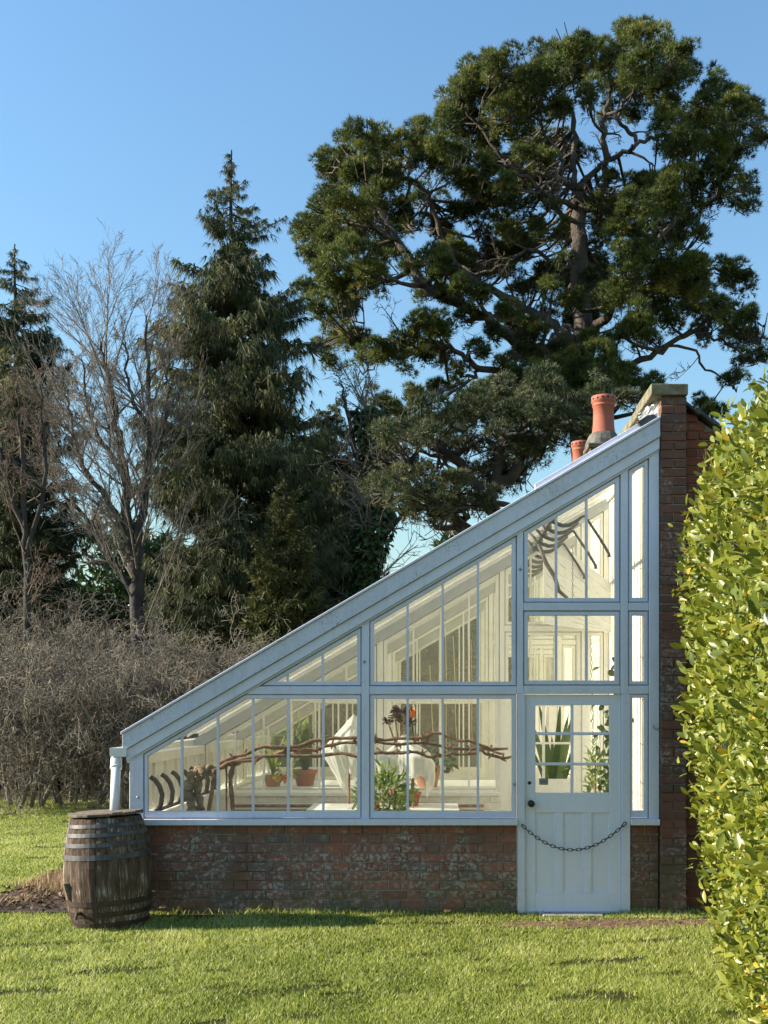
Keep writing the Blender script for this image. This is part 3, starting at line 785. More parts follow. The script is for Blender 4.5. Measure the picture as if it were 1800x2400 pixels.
# chimneys on the far wall
def chimney(px, py, d, lab, pots=1, s=1.0):
    y = d-DIST; x = (px-1020)*d/2580; zt = EYE-(py-1665)*d/2580
    CM = thing('chimney', (x,y,4.6), lab, 'chimney')
    zb = zt-0.48*s
    MB().box(x-0.20, x+0.20, y-0.20, y+0.20, 4.3, zb-0.22).build('stack', M['brick_pier'], CM, bevel=0.01)
    MB().box(x-0.23, x+0.23, y-0.23, y+0.23, zb-0.218, zb-0.16).build('stack_cap', M['flaunch'], CM, bevel=0.01)
    MB().lathe([(0.235,-0.17),(0.22,-0.10),(0.185,-0.02),(0.165,0.005)], 20, (x,y,zb), wob=lambda a,z: 1+0.05*math.sin(5*a)).build('flaunching', M['flaunch'], CM)
    r = 0.148*s
    pot = MB().lathe([(r*1.02,0.0),(r*0.97,0.05),(r*0.925,0.10),(r*0.90,0.18),(r*0.885,0.33),(r*0.93,0.335),(r*0.93,0.348),(r*0.96,0.35),(r*0.98,0.365),(r*0.91,0.372),(r*0.91,0.385),(r*1.05,0.40),(r*1.08,0.44),(r*1.05,0.474),(r*0.98,0.48),(r*0.84,0.475),(r*0.80,0.30)], 28, (x,y,zb), cap=False).build('chimney_pot', M['terracotta'], CM, smooth=True)
    for i in range(14):
        a = 2*math.pi*i/14; c = Vector((x+r*1.075*math.cos(a), y+r*1.075*math.sin(a), zb+0.44))
        o = MB().lathe([(0.001,-0.008),(0.014,-0.004),(0.014,0.004),(0.001,0.006)], 8).build('vent_hole', M['black'], pot, local=True)
        o.location = c-Vector((x,y,4.6)); o.rotation_euler = Vector((math.cos(a),math.sin(a),0)).to_track_quat('Z','Y').to_euler()
chimney(1414.5, 930, 14.1, 'tall terracotta chimney pot on a sooty stack above the greenhouse roof')
chimney(1361, 1044, 16.2, 'second chimney pot just peeping over the greenhouse roof', s=0.9)

# ------------------------------------------------------------------ barrel
def barrel_wood():
    m, nt, N, L = new_mat('weathered_barrel_oak')
    tc = N.new('ShaderNodeTexCoord'); mp = N.new('ShaderNodeMapping'); mp.inputs['Scale'].default_value = (1,1,0.09); L.new(tc.outputs['Object'], mp.inputs['Vector'])
    v = mp.outputs[0]; n1 = noise(N, L, v, 60, 8, 0.78); n2 = noise(N, L, tc.outputs['Object'], 5, 5, 0.6)
    oi = N.new('ShaderNodeObjectInfo')
    r = ramp(N, [(0.33,(0.016,0.011,0.008)),(0.47,(0.085,0.055,0.036)),(0.60,(0.14,0.10,0.072)),(0.71,(0.46,0.41,0.34))])
    L.new(mathn(N, L, 'ADD', mathn(N, L, 'MULTIPLY_ADD', n2, 0.5, -0.27), mathn(N, L, 'MULTIPLY_ADD', oi.outputs['Random'], 0.10, n1)), r.inputs['Fac'])
    out(N, L, principled(N, L, r.outputs[0], 0.85, bump=n1, bstr=0.8, bdist=0.008, spec=0.25).outputs[0]); return m
M['oak'] = barrel_wood()
M['oak_top'] = mottled('grey_lid_board', (0.10,0.075,0.055), (0.22,0.17,0.125), 20, 0.9, bstr=0.5, stretch=(0.3,3,1), rnd=0.4)
M['hoop'] = mottled('galvanised_hoop', (0.06,0.058,0.06), (0.13,0.125,0.125), 12, 0.55, 0.4, bstr=0.1)
M['hoop_rust'] = mottled('rusty_hoop', (0.045,0.033,0.027), (0.09,0.062,0.045), 14, 0.7, 0.4, bstr=0.2)
BH = 0.93
BA = thing('rain_barrel', (-2.815,-0.44,-0.01), 'old oak barrel with iron hoops catching rain beside the brick wall', 'barrel')
BA.rotation_euler = (R(-1.0), R(-3.0), 0)
def br(t): return 0.332 - 0.018*t + 0.058*(1-(2*(t-0.45))**2 if abs(t-0.45) < 0.55 else 0)
def brr(t): return 0.290 + 0.082*max(0, 1-((t-0.47)/0.55)**2)
NS = 24
for i in range(NS):
    a0 = 2*math.pi*i/NS; a1 = 2*math.pi*(i+1)/NS - 0.010; vs = []; KT = 9
    dr = random.uniform(-.003,.003)
    for k in range(KT+1):
        t = k/KT; r0 = brr(t)+dr
        for a, r_ in ((a0,r0-0.004),((a0+a1)/2,r0+0.001),(a1,r0-0.004),(a1,r0-0.03),(a0,r0-0.03)):
            vs.append((r_*math.cos(a), r_*math.sin(a), t*BH+(random.uniform(-.006,.004) if k == KT else 0)))
    fs = []
    for k in range(KT):
        for j in range(5):
            p, q = k*5+j, k*5+(j+1) % 5; fs.append((p,q,q+5,p+5))
    fs += [(4,3,2,1,0), tuple(KT*5+j for j in range(5))]
    MB().add(vs, fs).build('stave', M['oak'], BA, local=True)
for t, w, rust in ((0.935,0.030,0),(0.855,0.034,0),(0.765,0.036,0),(0.655,0.045,0),(0.235,0.045,1),(0.135,0.04,1),(0.04,0.035,1)):
    prof = []
    for k in range(5):
        tt = t + (k/4-0.5)*w/BH; prof.append((brr(tt)+0.0055, tt*BH))
    prof2 = [(r-0.009, z) for r, z in prof][::-1]
    o = MB().lathe(prof+prof2+prof[:1], 48, cap=False).build('hoop', M['hoop_rust'] if rust else M['hoop'], BA, smooth=False, local=True)
    # overlap plate with two rivets towards the left front
    a = R(200+random.uniform(-4,4)); c = Vector((math.cos(a), math.sin(a), 0)); r0 = brr(t)+0.008
    for dz in (-w*0.22, w*0.22):
        rv = MB().lathe([(0.001,0),(0.006,0.0),(0.005,0.004),(0.001,0.005)], 8).build('rivet', M['hoop'] if not rust else M['hoop_rust'], BA, local=True)
        rv.location = c*(r0)+Vector((0,0,t*BH+dz)); rv.rotation_euler = c.to_track_quat('Z','Y').to_euler()
# lid boards
x = -0.31; k = 0
while x < 0.295:
    w = (0.10,0.085,0.12,0.095,0.11,0.10,0.09)[k % 7]; x1 = min(x+w-0.004, 0.305)
    def hw(xx): return math.sqrt(max(0.315**2-xx*xx, 0.003))
    dz = random.uniform(0,0.016)
    pts = [(x,-hw(x)),(x1,-hw(x1)),(x1,hw(x1)),(x,hw(x))]
    ca, sa = math.cos(R(68)), math.sin(R(68))
    pts = [(a*ca-b*sa, a*sa+b*ca) for a, b in pts]
    vs = [(a,b,BH+0.006+dz) for a, b in pts]+[(a,b,BH+0.030+dz) for a, b in pts]
    MB().add(vs, [(3,2,1,0),(4,5,6,7),(0,1,5,4),(1,2,6,5),(2,3,7,6),(3,0,4,7)]).build('lid_board', M['oak_top'], BA, local=True, bevel=0.004)
    x += w; k += 1
# wooden spile and tap hole
a = R(222); c = Vector((math.cos(a), math.sin(a), 0)); t_ = Vector((-math.sin(a), math.cos(a), 0))
for nm, z0, z1, rr_, w in (('spile',0.255,0.40,0.028,0.026),):
    r0 = brr(0.33)
    vs = []
    for z, ex in ((z0,0.012),(z1,0.05)):
        for s in (-1,1):
            for e in (-0.02, ex): vs.append(c*(r0+e)+t_*(s*w*(1 if z == z1 else 0.6))+Vector((0,0,z)))
    MB().add(vs, [(0,1,3,2),(4,6,7,5),(0,4,5,1),(2,3,7,6),(1,5,7,3),(0,2,6,4)]).build('spile', M['oak_top'], BA, local=True, bevel=0.004)
a = R(243); c = Vector((math.cos(a), math.sin(a), 0)); r0 = brr(0.15)
MB().tube([c*(r0-0.02)+Vector((0,0,0.15)), c*(r0+0.05)+Vector((0,0,0.145)), c*(r0+0.062)+Vector((0,0,0.10))], [0.016,0.015,0.012], 8).build('tap', M['hoop_rust'], BA, local=True)

# ------------------------------------------------------------------ inside the greenhouse
# ventilator gear under the upper roof
GE = thing('ventilator_gear', (1.13,2.2,3.6), 'dark iron ventilator gear with curved levers under the roof above the door', 'ventilator gear')
sx, sz = 1.132, 3.69
MB().tube([(sx,0.5,sz),(sx,5.0,sz)], 0.020, 10).build('shaft', M['iron'], GE, smooth=True)
for i in range(10):
    y = 0.62+i*0.44
    arc = [Vector((sx-0.13,y,sz+0.10))] + [Vector((sx-0.02+0.33*u, y, sz-0.015-0.075*math.sin(math.pi*min(1,u*1.05))+0.045*u)) for u in (0,.15,.35,.55,.75,.9,1.0)]
    MB().tube(arc, [0.010,0.018,0.020,0.021,0.020,0.018,0.015,0.010], 8).build('lever', M['iron'], GE, smooth=True)
    MB().tube([(sx,y-0.035,sz),(sx,y+0.035,sz)], [0.030,0.046], 10).build('boss', M['iron'], GE, smooth=True)
    if i % 2 == 0:
        tip = arc[-1]
        MB().tube([tip, tip+Vector((0.16,0,-0.24)), tip+Vector((0.235,0,-0.37)), tip+Vector((0.235,0,-0.40))], [0.012,0.014,0.015,0.019], 8).build('rod', M['iron'], GE, smooth=True)
MB().tube([at(1262,1275,1.6), at(1280,1320,1.6), at(1300,1352,1.6), at(1310,1385,1.6), at(1330,1402,1.6)], [0.02,0.024,0.024,0.022,0.016], 8).build('crank_lever', M['iron'], GE, smooth=True)
HC = thing('hanging_chain', at(1342,1280,1.2), 'thin vertical chain hanging behind the high window over the door', 'chain')
chain(HC, [at(1342,1278,1.2), at(1342,1412,1.2)], 0.033, 0.62)
HC = thing('hanging_chain', at(1386,1495,1.9), 'thin chain hanging down behind the fanlight over the door', 'chain')
chain(HC, [at(1385,1490,1.9), at(1387,1600,1.9), at(1389,1650,1.9), at(1390,1745,1.9)], 0.045, 0.85)
# levers along the front wall
GF = thing('front_vent_levers', (-2.6,1.5,0.86), 'row of dark curved iron levers along the low front wall inside', 'ventilator gear')
MB().tube([(-2.60,0.25,0.905),(-2.60,3.2,0.905)], 0.018, 8).build('shaft', M['iron'], GF, smooth=True)
for i in range(7):
    y = 0.34+i*0.42; xx = -2.575
    MB().tube([(xx-0.10,y,1.215),(xx-0.06,y,1.19),(xx-0.015,y,1.13),(xx+0.01,y,1.05),(xx+0.0,y,0.96),(xx-0.025,y,0.90)], [0.022,0.024,0.025,0.024,0.022,0.022], 8).build('lever', M['iron'], GF, smooth=True)
# old vine trained along the inside of the gable
VI = thing('grape_vine', at(470,1905,0.4), 'leafless brown grape vine with gnarled trunk trained along the inside of the windows', 'vine')
rv = random.Random(11)
YV = 0.38
def vpath(pts, r, nm, mat, rough=0.20, y=YV, m=4):
    P = [np.array(at(a,b,y+rv.uniform(-.02,.02))) for a, b in pts]
    rad = [r*(1-0.35*i/(len(P)-1)) for i in range(len(P))]
    P, rad = smooth_poly(P, rad, m)
    rad = [q*(1+rv.uniform(-rough,rough*1.6)) for q in rad]; P = [p_+np.array([0,rv.gauss(0,.010),rv.gauss(0,.008)+.012*math.sin(i_*1.1+r*900)]) for i_, p_ in enumerate(P)]
    return P, MB().tube(P, rad, 9).build(nm, mat, VI, smooth=True)
vpath([(452,1912),(447,1880),(440,1850),(452,1832),(446,1815),(462,1806),(482,1812)], 0.052, 'trunk', M['vine_old'], 0.34)
vpath([(466,1905),(470,1880),(458,1862),(468,1845),(455,1828)], 0.036, 'trunk_limb', M['vine_old'], 0.34, YV+0.04)
vpath([(470,1812),(486,1800),(498,1806),(482,1822)], 0.03, 'old_spur', M['vine_old'], 0.3)
CAN = []
CAN.append(vpath([(455,1828),(490,1818),(520,1788),(575,1766),(640,1751),(760,1736),(835,1723),(880,1728),(975,1731),(1010,1722),(1060,1727),(1110,1742),(1190,1756)], 0.019, 'cane', M['vine'])[0])
CAN.append(vpath([(470,1825),(512,1800),(560,1784),(640,1768),(700,1760),(780,1746),(840,1737),(880,1738),(1000,1746),(1100,1756),(1182,1764)], 0.0185, 'cane', M['vine'], y=YV+0.05)[0])
CAN.append(vpath([(500,1806),(545,1788),(600,1779),(680,1772),(800,1770),(860,1769),(925,1762),(990,1768),(1025,1773),(1100,1762),(1150,1770),(1199,1778)], 0.0175, 'cane', M['vine'], y=YV-0.04)[0])
vpath([(560,1785),(545,1800),(540,1830),(544,1870),(545,1905)], 0.027, 'stem', M['vine'])
vpath([(505,1800),(500,1830),(494,1870),(488,1910)], 0.024, 'stem', M['vine'])
vpath([(530,1795),(531,1850),(530,1908)], 0.009, 'stem', M['vine'])
for P in CAN:
    for i in range(6, len(P)-1, 2):
        if rv.random() < 0.35: continue
        c = Vector(P[i]); mb = MB()
        mb.lathe([(0.001,-0.022),(0.022,-0.012),(0.026,0.0),(0.019,0.014),(0.001,0.02)], 8, c, wob=lambda a,z: 0.75+0.4*math.sin(2*a+z*90))
        for _ in range(rv.choice((1,2,3))):
            d = Vector((rv.uniform(-1,1), rv.uniform(-.5,.5), rv.choice((-1,1,1))*rv.uniform(.5,1))).normalized()
            mb.tube([c, c+d*0.03, c+d*0.05+Vector((rv.uniform(-.015,.015),0,.006))], [0.010,0.009,0.006], 6)
        mb.build('spur', M['vine'], VI)

# plants under glass
M['leaf_light'] = leafy('bright_leaf', [(0,(0.10,0.17,0.03)),(0.6,(0.26,0.36,0.08)),(1,(0.52,0.56,0.22))], 0.4, 0.4)
M['leaf_deep'] = leafy('deep_green_leaf', [(0,(0.03,0.055,0.018)),(1,(0.09,0.14,0.045))], 0.25, 0.4)
M['leaf_purple'] = leafy('dark_purple_leaf', [(0,(0.05,0.018,0.022)),(1,(0.11,0.045,0.045))], 0.15, 0.4)
M['orange'] = leafy('orange_petal', [(0,(0.75,0.20,0.03)),(1,(0.85,0.32,0.05))], 0.3, 0.5)
M['yellow'] = leafy('yellow_petal', [(0,(0.80,0.62,0.05)),(1,(0.85,0.70,0.10))], 0.3, 0.5)
def potted(name, base, lab, pot_r, pot_h, pot_mat='pot_pale', cat='potted plant'):
    T = thing(name, base, lab, cat)
    if pot_r: MB().lathe([(pot_r*0.68,0),(pot_r*0.93,pot_h*0.78),(pot_r*1.04,pot_h*0.78),(pot_r*1.06,pot_h),(pot_r*0.92,pot_h),(pot_r*0.86,pot_h*0.82),(0.002,pot_h*0.82)], 22, base, cap=False).build('pot', M[pot_mat], T, smooth=True)
    return T
def bushy(T, c, rx, ry, rz, n, L, W, mat, nm='foliage', up=0.3):
    d = unit(RNG.normal(size=(n,3))); r = RNG.uniform(0.45,1.0,n)[:,None]
    P = np.array(c)+d*r*np.array([rx,ry,rz]); ax = unit(d+np.array([0,0,up])+0.5*RNG.normal(size=(n,3)))
    V, F, ow = leaves_np(P, ax, d+0.7*RNG.normal(size=(n,3))+np.array([0,0,.6]), RNG.uniform(.7,1.2,n)*L, RNG.uniform(.8,1.1,n)*W)
    return np_mesh(nm, V, F, M[mat], T, tint=RNG.random(n)[ow])
def strap(T, c, n, L, W, spread, mat, nm='leaf'):
    """arching strap leaves, each its own part"""
    for i in range(n):
        a = 2*math.pi*i/n + random.uniform(-.3,.3); sp = spread*random.uniform(.5,1.2); l = L*random.uniform(.75,1.15)
        d = Vector((math.cos(a), math.sin(a), 0)); s = Vector((-d.y, d.x, 0)); vs = []
        K = 7
        for k in range(K+1):
            t = k/K; p = Vector(c)+d*(sp*l*t**1.4)+Vector((0,0,l*(t-0.28*sp*t*t*1.5)))
            w = W*(math.sin(math.pi*min(1,0.12+t*0.88))**0.7 if t < 1 else 0.02)
            vs += [p-s*w+d*0.0, p+Vector((0,0,-w*0.3)), p+s*w]
        fs = []
        for k in range(K):
            b = k*3; fs += [(b,b+1,b+4,b+3),(b+1,b+2,b+5,b+4)]
        o = MB().add(vs, fs).build(nm, M[mat], T, smooth=True)
        at_ = o.data.attributes.new('tint','FLOAT','FACE'); at_.data.foreach_set('value', [random.random()]*len(fs))
# staging benches
def bench(name, x0, x1, y0, y1, z, lab):
    T = thing(name, ((x0+x1)/2,(y0+y1)/2,0.03), lab, 'bench'); n = int((y1-y0)/0.12)
    for k in range(n):
        MB().box(x0, x1, y0+k*(y1-y0)/n, y0+(k+1)*(y1-y0)/n-0.015, z-0.03, z).build('slat', M['paint_in'], T)
    for x in (x0+.03, x1-.09):
        for y in (y0+.03, y1-.09): MB().box(x, x+.06, y, y+.06, 0.031, z-0.0705).build('leg', M['paint_in'], T)
    MB().box(x0, x1, y0+.01, y0+.05, z-0.07, z-0.031).build('rail', M['paint_in'], T)
bench('staging_bench', -2.35, 0.85, 3.3, 4.9, 0.90, 'white slatted plant staging behind the first glass partition')
bench('plant_table', -1.0, 0.35, 0.75, 1.35, 0.60, 'low white slatted table just inside the lower windows')
# leafy citrus at the left of the window beside the door
b = Vector((at(905,1860,1.0).x, 1.0, 0.601))
T = potted('potted_citrus', b, 'bushy light green potted plant with an orange fruit behind the window', 0.14, 0.19, 'pot_pale')
bushy(T, b+Vector((-0.02,0,0.36)), 0.27, 0.20, 0.33, 460, 0.12, 0.034, 'leaf_light')
for dx, dz in ((0.10,0.22),(-0.08,0.30)):
    MB().lathe([(0.001,-.028),(0.02,-.02),(0.028,0),(0.02,.02),(0.001,.028)], 10, b+Vector((dx,-0.16,dz))).build('fruit', M['orange'], T, smooth=True)
for k in range(4): MB().tube([b+Vector((0,0,.15)), b+Vector((random.uniform(-.08,.08),random.uniform(-.05,.05),.42))], [.008,.005], 6).build('stem', M['vine'], T)
# white fleece thrown over a plant
def fleece(name, base, h, r, lab, seed, peak=(0,0), pinch=0.75, fold=1.0):
    T = thing(name, base, lab, 'fleece'); rr = random.Random(seed); ph = [rr.uniform(0,6) for _ in range(8)]
    vs, fs = [], []; NA, NZ = 96, 22
    for k in range(NZ+1):
        t = k/NZ
        prof = r*(0.05+1.05*min(1,t*1.75))*(1-pinch*max(0,t-0.57)/0.43)
        for j in range(NA):
            a = 2*math.pi*j/NA
            tri = (0.5+0.5*math.cos(3*a+ph[0]+0.3*t+0.6*math.sin(2*a+ph[6])))**2*1.6-0.6          # slack folds hanging from a few high points
            f = 1 + 0.30*fold*tri*min(1,t*2) + t*fold*(0.09*abs(math.sin(4*a+ph[1]+2*t)) + 0.06*abs(math.sin(9*a+ph[2]-3*t)) + 0.035*math.sin(23*a+9*t+ph[5]))
            z = h*(1-t**1.15) + (0.17*h*math.sin(2*a+ph[3]) + 0.10*h*tri + 0.03*h*math.sin(9*a+ph[4]))*t
            vs.append((base[0]+prof*f*math.cos(a)+peak[0]*(1-t), base[1]+prof*f*math.sin(a)*0.8+peak[1]*(1-t), base[2]+z+rr.gauss(0,.004)))
    for k in range(NZ):
        for j in range(NA):
            p, q = k*NA+j, k*NA+(j+1) % NA; fs.append((p,q,q+NA,p+NA))
    fs.append(tuple(range(NA)))
    MB().add(vs, fs).build('cover', M['fleece'], T, smooth=True)
    MB().tube([(base[0],base[1],base[2]-0.25),(base[0]+.01,base[1],base[2]+h*0.9)], 0.012, 6).build('stake', M['vine'], T)
    return T
p = at(818,1830,1.9); fleece('fleece_cover', (p.x,1.9,p.z), at(818,1676,1.9).z-p.z, 0.23, 'white garden fleece draped to a point over a tall plant', 5, (0.06,0))
p = at(968,1838,1.75); fleece('fleece_cover', (p.x,1.75,p.z), at(965,1722,1.75).z-p.z, 0.21, 'sagging white fleece behind the vine canes in the window beside the door', 9, (-0.10,0), 0.25, 1.7)
bench('plant_table', -1.35, 0.25, 1.5, 2.3, 0.80, 'white slatted table standing before the glass partition')
# dark aeonium and an orange flower above the sagging fleece
b = at(940,1735,2.15); T = potted('aeonium', (b.x,b.y,0.801), 'dark purple rosette plant on bare stems behind the window beside the door', 0.12, 0.17, 'terracotta')
for dx, dz, s in ((-0.01,0.30,1.3),(-0.14,0.20,0.8),(0.10,0.18,1.0),(0.06,0.31,1.0),(-0.06,0.24,1.0)):
    c = b+Vector((dx,random.uniform(-.1,.05),dz)); MB().tube([(b.x,b.y,0.95),(b.x+dx*.4,b.y,b.z-.05),c], [.012,.011,.009], 6).build('stem', M['vine_old'], T)
    n = 26; d = unit(RNG.normal(size=(n,3))*np.array([1,1,.45])+np.array([0,-.2,.35]))
    V, F, ow = leaves_np(np.array(c)+d*0.012, d, np.array([[0,0,1.]])+0.3*RNG.normal(size=(n,3)), 0.085*s, 0.04*s); np_mesh('rosette', V, F, M['leaf_purple'], T, tint=RNG.random(n)[ow])
b = at(965,1760,2.0); T = potted('bird_of_paradise_flower', (b.x,2.0,0.801), 'single orange crested flower standing between the vine canes and the partition', 0.10, 0.15, 'terracotta', 'flower')
MB().tube([(b.x,2.0,0.93),(b.x+.02,2.0,1.5),(b.x+0.01,2.0,at(965,1690,2.0).z)], [.010,.008,.008], 6).build('stem', M['leaf_deep'], T)
c = at(966,1686,2.0); n = 9; d = unit(np.stack([RNG.normal(size=n)*.35, RNG.normal(size=n)*.2, np.ones(n)],1))
V, F, ow = leaves_np(np.tile(np.array(c),(n,1)), d, RNG.normal(size=(n,3)), RNG.uniform(.09,.15,n), 0.035); np_mesh('petals', V, F, M['orange'], T, tint=RNG.random(n)[ow])
# plants on the far staging
zb = 0.901
b = at(640,1850,3.6); T = potted('strap_leaved_plant', (b.x,3.6,zb), 'striped strap-leaved plant with a yellow and orange bloom by the leftmost partition bar', 0.12, 0.14, 'pot_pale')
strap(T, (b.x,3.6,zb+.12), 12, 0.55, 0.022, 0.55, 'leaf_light'); bushy(T, (b.x+.16,3.6,zb+.24), .14,.12,.18, 70, .09,.035,'leaf_light')
for dx, mt in ((0.06,'yellow'),(0.15,'orange')):
    n = 14; d = unit(RNG.normal(size=(n,3))); V, F, ow = leaves_np(np.tile([b.x+dx,3.48,zb+.10],(n,1)), d, RNG.normal(size=(n,3)), .07,.04); np_mesh('bloom', V, F, M[mt], T, tint=RNG.random(n)[ow])
b = at(715,1850,3.75); T = potted('broad_leaf_plant', (b.x,3.75,zb), 'tall dark green broad-leaved plant in a brown pot on the staging', 0.15, 0.2, 'terracotta')
strap(T, (b.x,3.75,zb+.15), 9, 0.62, 0.06, 0.42, 'leaf_deep'); bushy(T, (b.x-.05,3.75,zb+.62), .22,.15,.16, 60, .16,.03,'leaf_light')
b = at(1002,1848,3.5); T = potted('trailing_pot_plant', (b.x,3.5,zb), 'dark trailing plant in a large terracotta pot on the staging', 0.17, 0.26, 'pot_pale')
bushy(T, (b.x+.08,3.5,zb+.33), .28,.18,.14, 130, .09,.045,'leaf_deep', up=-0.2)
# strelitzia seen through the door panes
b = at(1300,1830,3.9); T = potted('strelitzia', (b.x,3.9,0.031), 'large spear-leaved plant seen through the left door panes', 0.26, 0.4, 'terracotta')
strap(T, (b.x,3.9,0.4), 18, 1.65, 0.042, 0.42, 'leaf_deep'); bushy(T, (b.x+.25,3.7,1.12), .16,.12,.16, 60, .09,.05,'leaf_light')
# climber on the back wall and a yellow-green plant beside it
T = thing('wall_climber', (1.86,1.5,0.03), 'dark leafy climber on the back wall seen through the right door panes', 'climber')
cl = [np.array((1.86+random.uniform(-.05,.05),1.45+random.uniform(-.1,.1),0.05+i*0.17)) for i in range(13)]
MB().tube(cl, 0.012, 6).build('stem', M['vine'], T)
n = 240; zc_ = RNG.beta(1.3,1.8,n)*2.1+0.35; P = np.stack([1.84+RNG.normal(size=n)*0.085, 1.42+RNG.normal(size=n)*0.12, zc_],1)
V, F, ow = leaves_np(P, RNG.normal(size=(n,3))*np.array([1,.6,.5])+np.array([0,-.2,-.8]), np.array([[-.4,-1,.4]])+.5*RNG.normal(size=(n,3)), .085, .055); np_mesh('foliage', V, F, M['leaf_deep'], T, tint=RNG.random(n)[ow])
b = at(1395,1880,1.9); T = potted('feathery_plant', (b.x,1.9,0.031), 'feathery yellow green plant seen through the right door panes', 0.15, 0.3, 'terracotta')
bushy(T, (b.x,1.9,1.05), .10,.10,.45, 150, .10,.03,'leaf_light'); MB().tube([(b.x,1.9,.27),(b.x,1.9,1.3)], .01, 6).build('stem', M['vine'], T)
# twine hanging from the roof bars
for i, (px, pt, pb, yy) in enumerate(((1044,1280+190,1775,1.1),(1062,1490,1730,1.15),(1096,1440,1770,1.25),(1007,1560,1715,1.3),(1104,1500,1745,1.5))):
    top = at(px,pt,yy); bot = at(px+(8 if i % 2 else 3),pb,yy)
    lab = ['pale twine hanging from the roof left of the middle bar','pale twine hanging beside the middle glazing bar','longest pale twine hanging by the third pane','short faint twine hanging above the fleece','pale twine hanging nearest the last bar before the door'][i]
    o = MB().tube([top, top.lerp(bot,.4)+Vector((.004,0,0)), top.lerp(bot,.8)+Vector((-.004,0,0)), bot], 0.0032, 5).build('twine', M['twine'])
    props(o, lab, 'twine', 'strings hung from the greenhouse roof')
# heating pipes along the foot of the partition
T = thing('heating_pipe', (-1.0,2.45,0.7), 'pair of brown heating pipes along the foot of the partition', 'pipe')
for z in (0.70,0.76): MB().tube([(-2.3,2.45,z),(0.55,2.45,z)], 0.018, 8).build('pipe', M['vine_old'], T, smooth=True)

# ------------------------------------------------------------------ trees
def grow(acc, p, d, L, r, lvl, cfg, rg):
    """one curving branch and, level by level, its twigs"""
    K = cfg['k'][lvl]; w = cfg['wob'][lvl]; up = cfg['up'][lvl]
    pts, rad = [p], [r]; q, dd = p, d
    ends = []
    for i in range(1, K):
        dd = dd + np.array([rg.gauss(0,w), rg.gauss(0,w), rg.gauss(0,w)+up]); dd = dd/np.linalg.norm(dd)
        q = q + dd*(L/(K-1)); pts.append(q); rad.append(max(r*(1-0.75*i/(K-1)), cfg['rmin']*0.7)); ends.append((q,dd,rad[-1]))
    acc.append((pts, rad))
    if lvl+1 >= len(cfg['k']): return
    n = cfg['n'][lvl]
    for c in range(n):
        t = (c+rg.random())/n; t = cfg['t0'][lvl] + (1-cfg['t0'][lvl])*t
        f = t*(K-1); i = min(int(f), K-2); u = f-i
        b = pts[i]*(1-u)+pts[i+1]*u
        tg = pts[i+1]-pts[i]; tg = tg/np.linalg.norm(tg)
        o = np.array([rg.gauss(0,1), rg.gauss(0,1), rg.gauss(0,1)]); o -= tg*o.dot(tg); o /= np.linalg.norm(o)
        a = math.radians(rg.uniform(*cfg['ang'][lvl])); nd = tg*math.cos(a)+o*math.sin(a)
        grow(acc, b, nd, L*cfg['ratio'][lvl]*rg.uniform(.6,1.15)*(1.15-0.5*t), max(r*(1-0.6*t)*cfg['rr'][lvl], cfg['rmin']), lvl+1, cfg, rg)

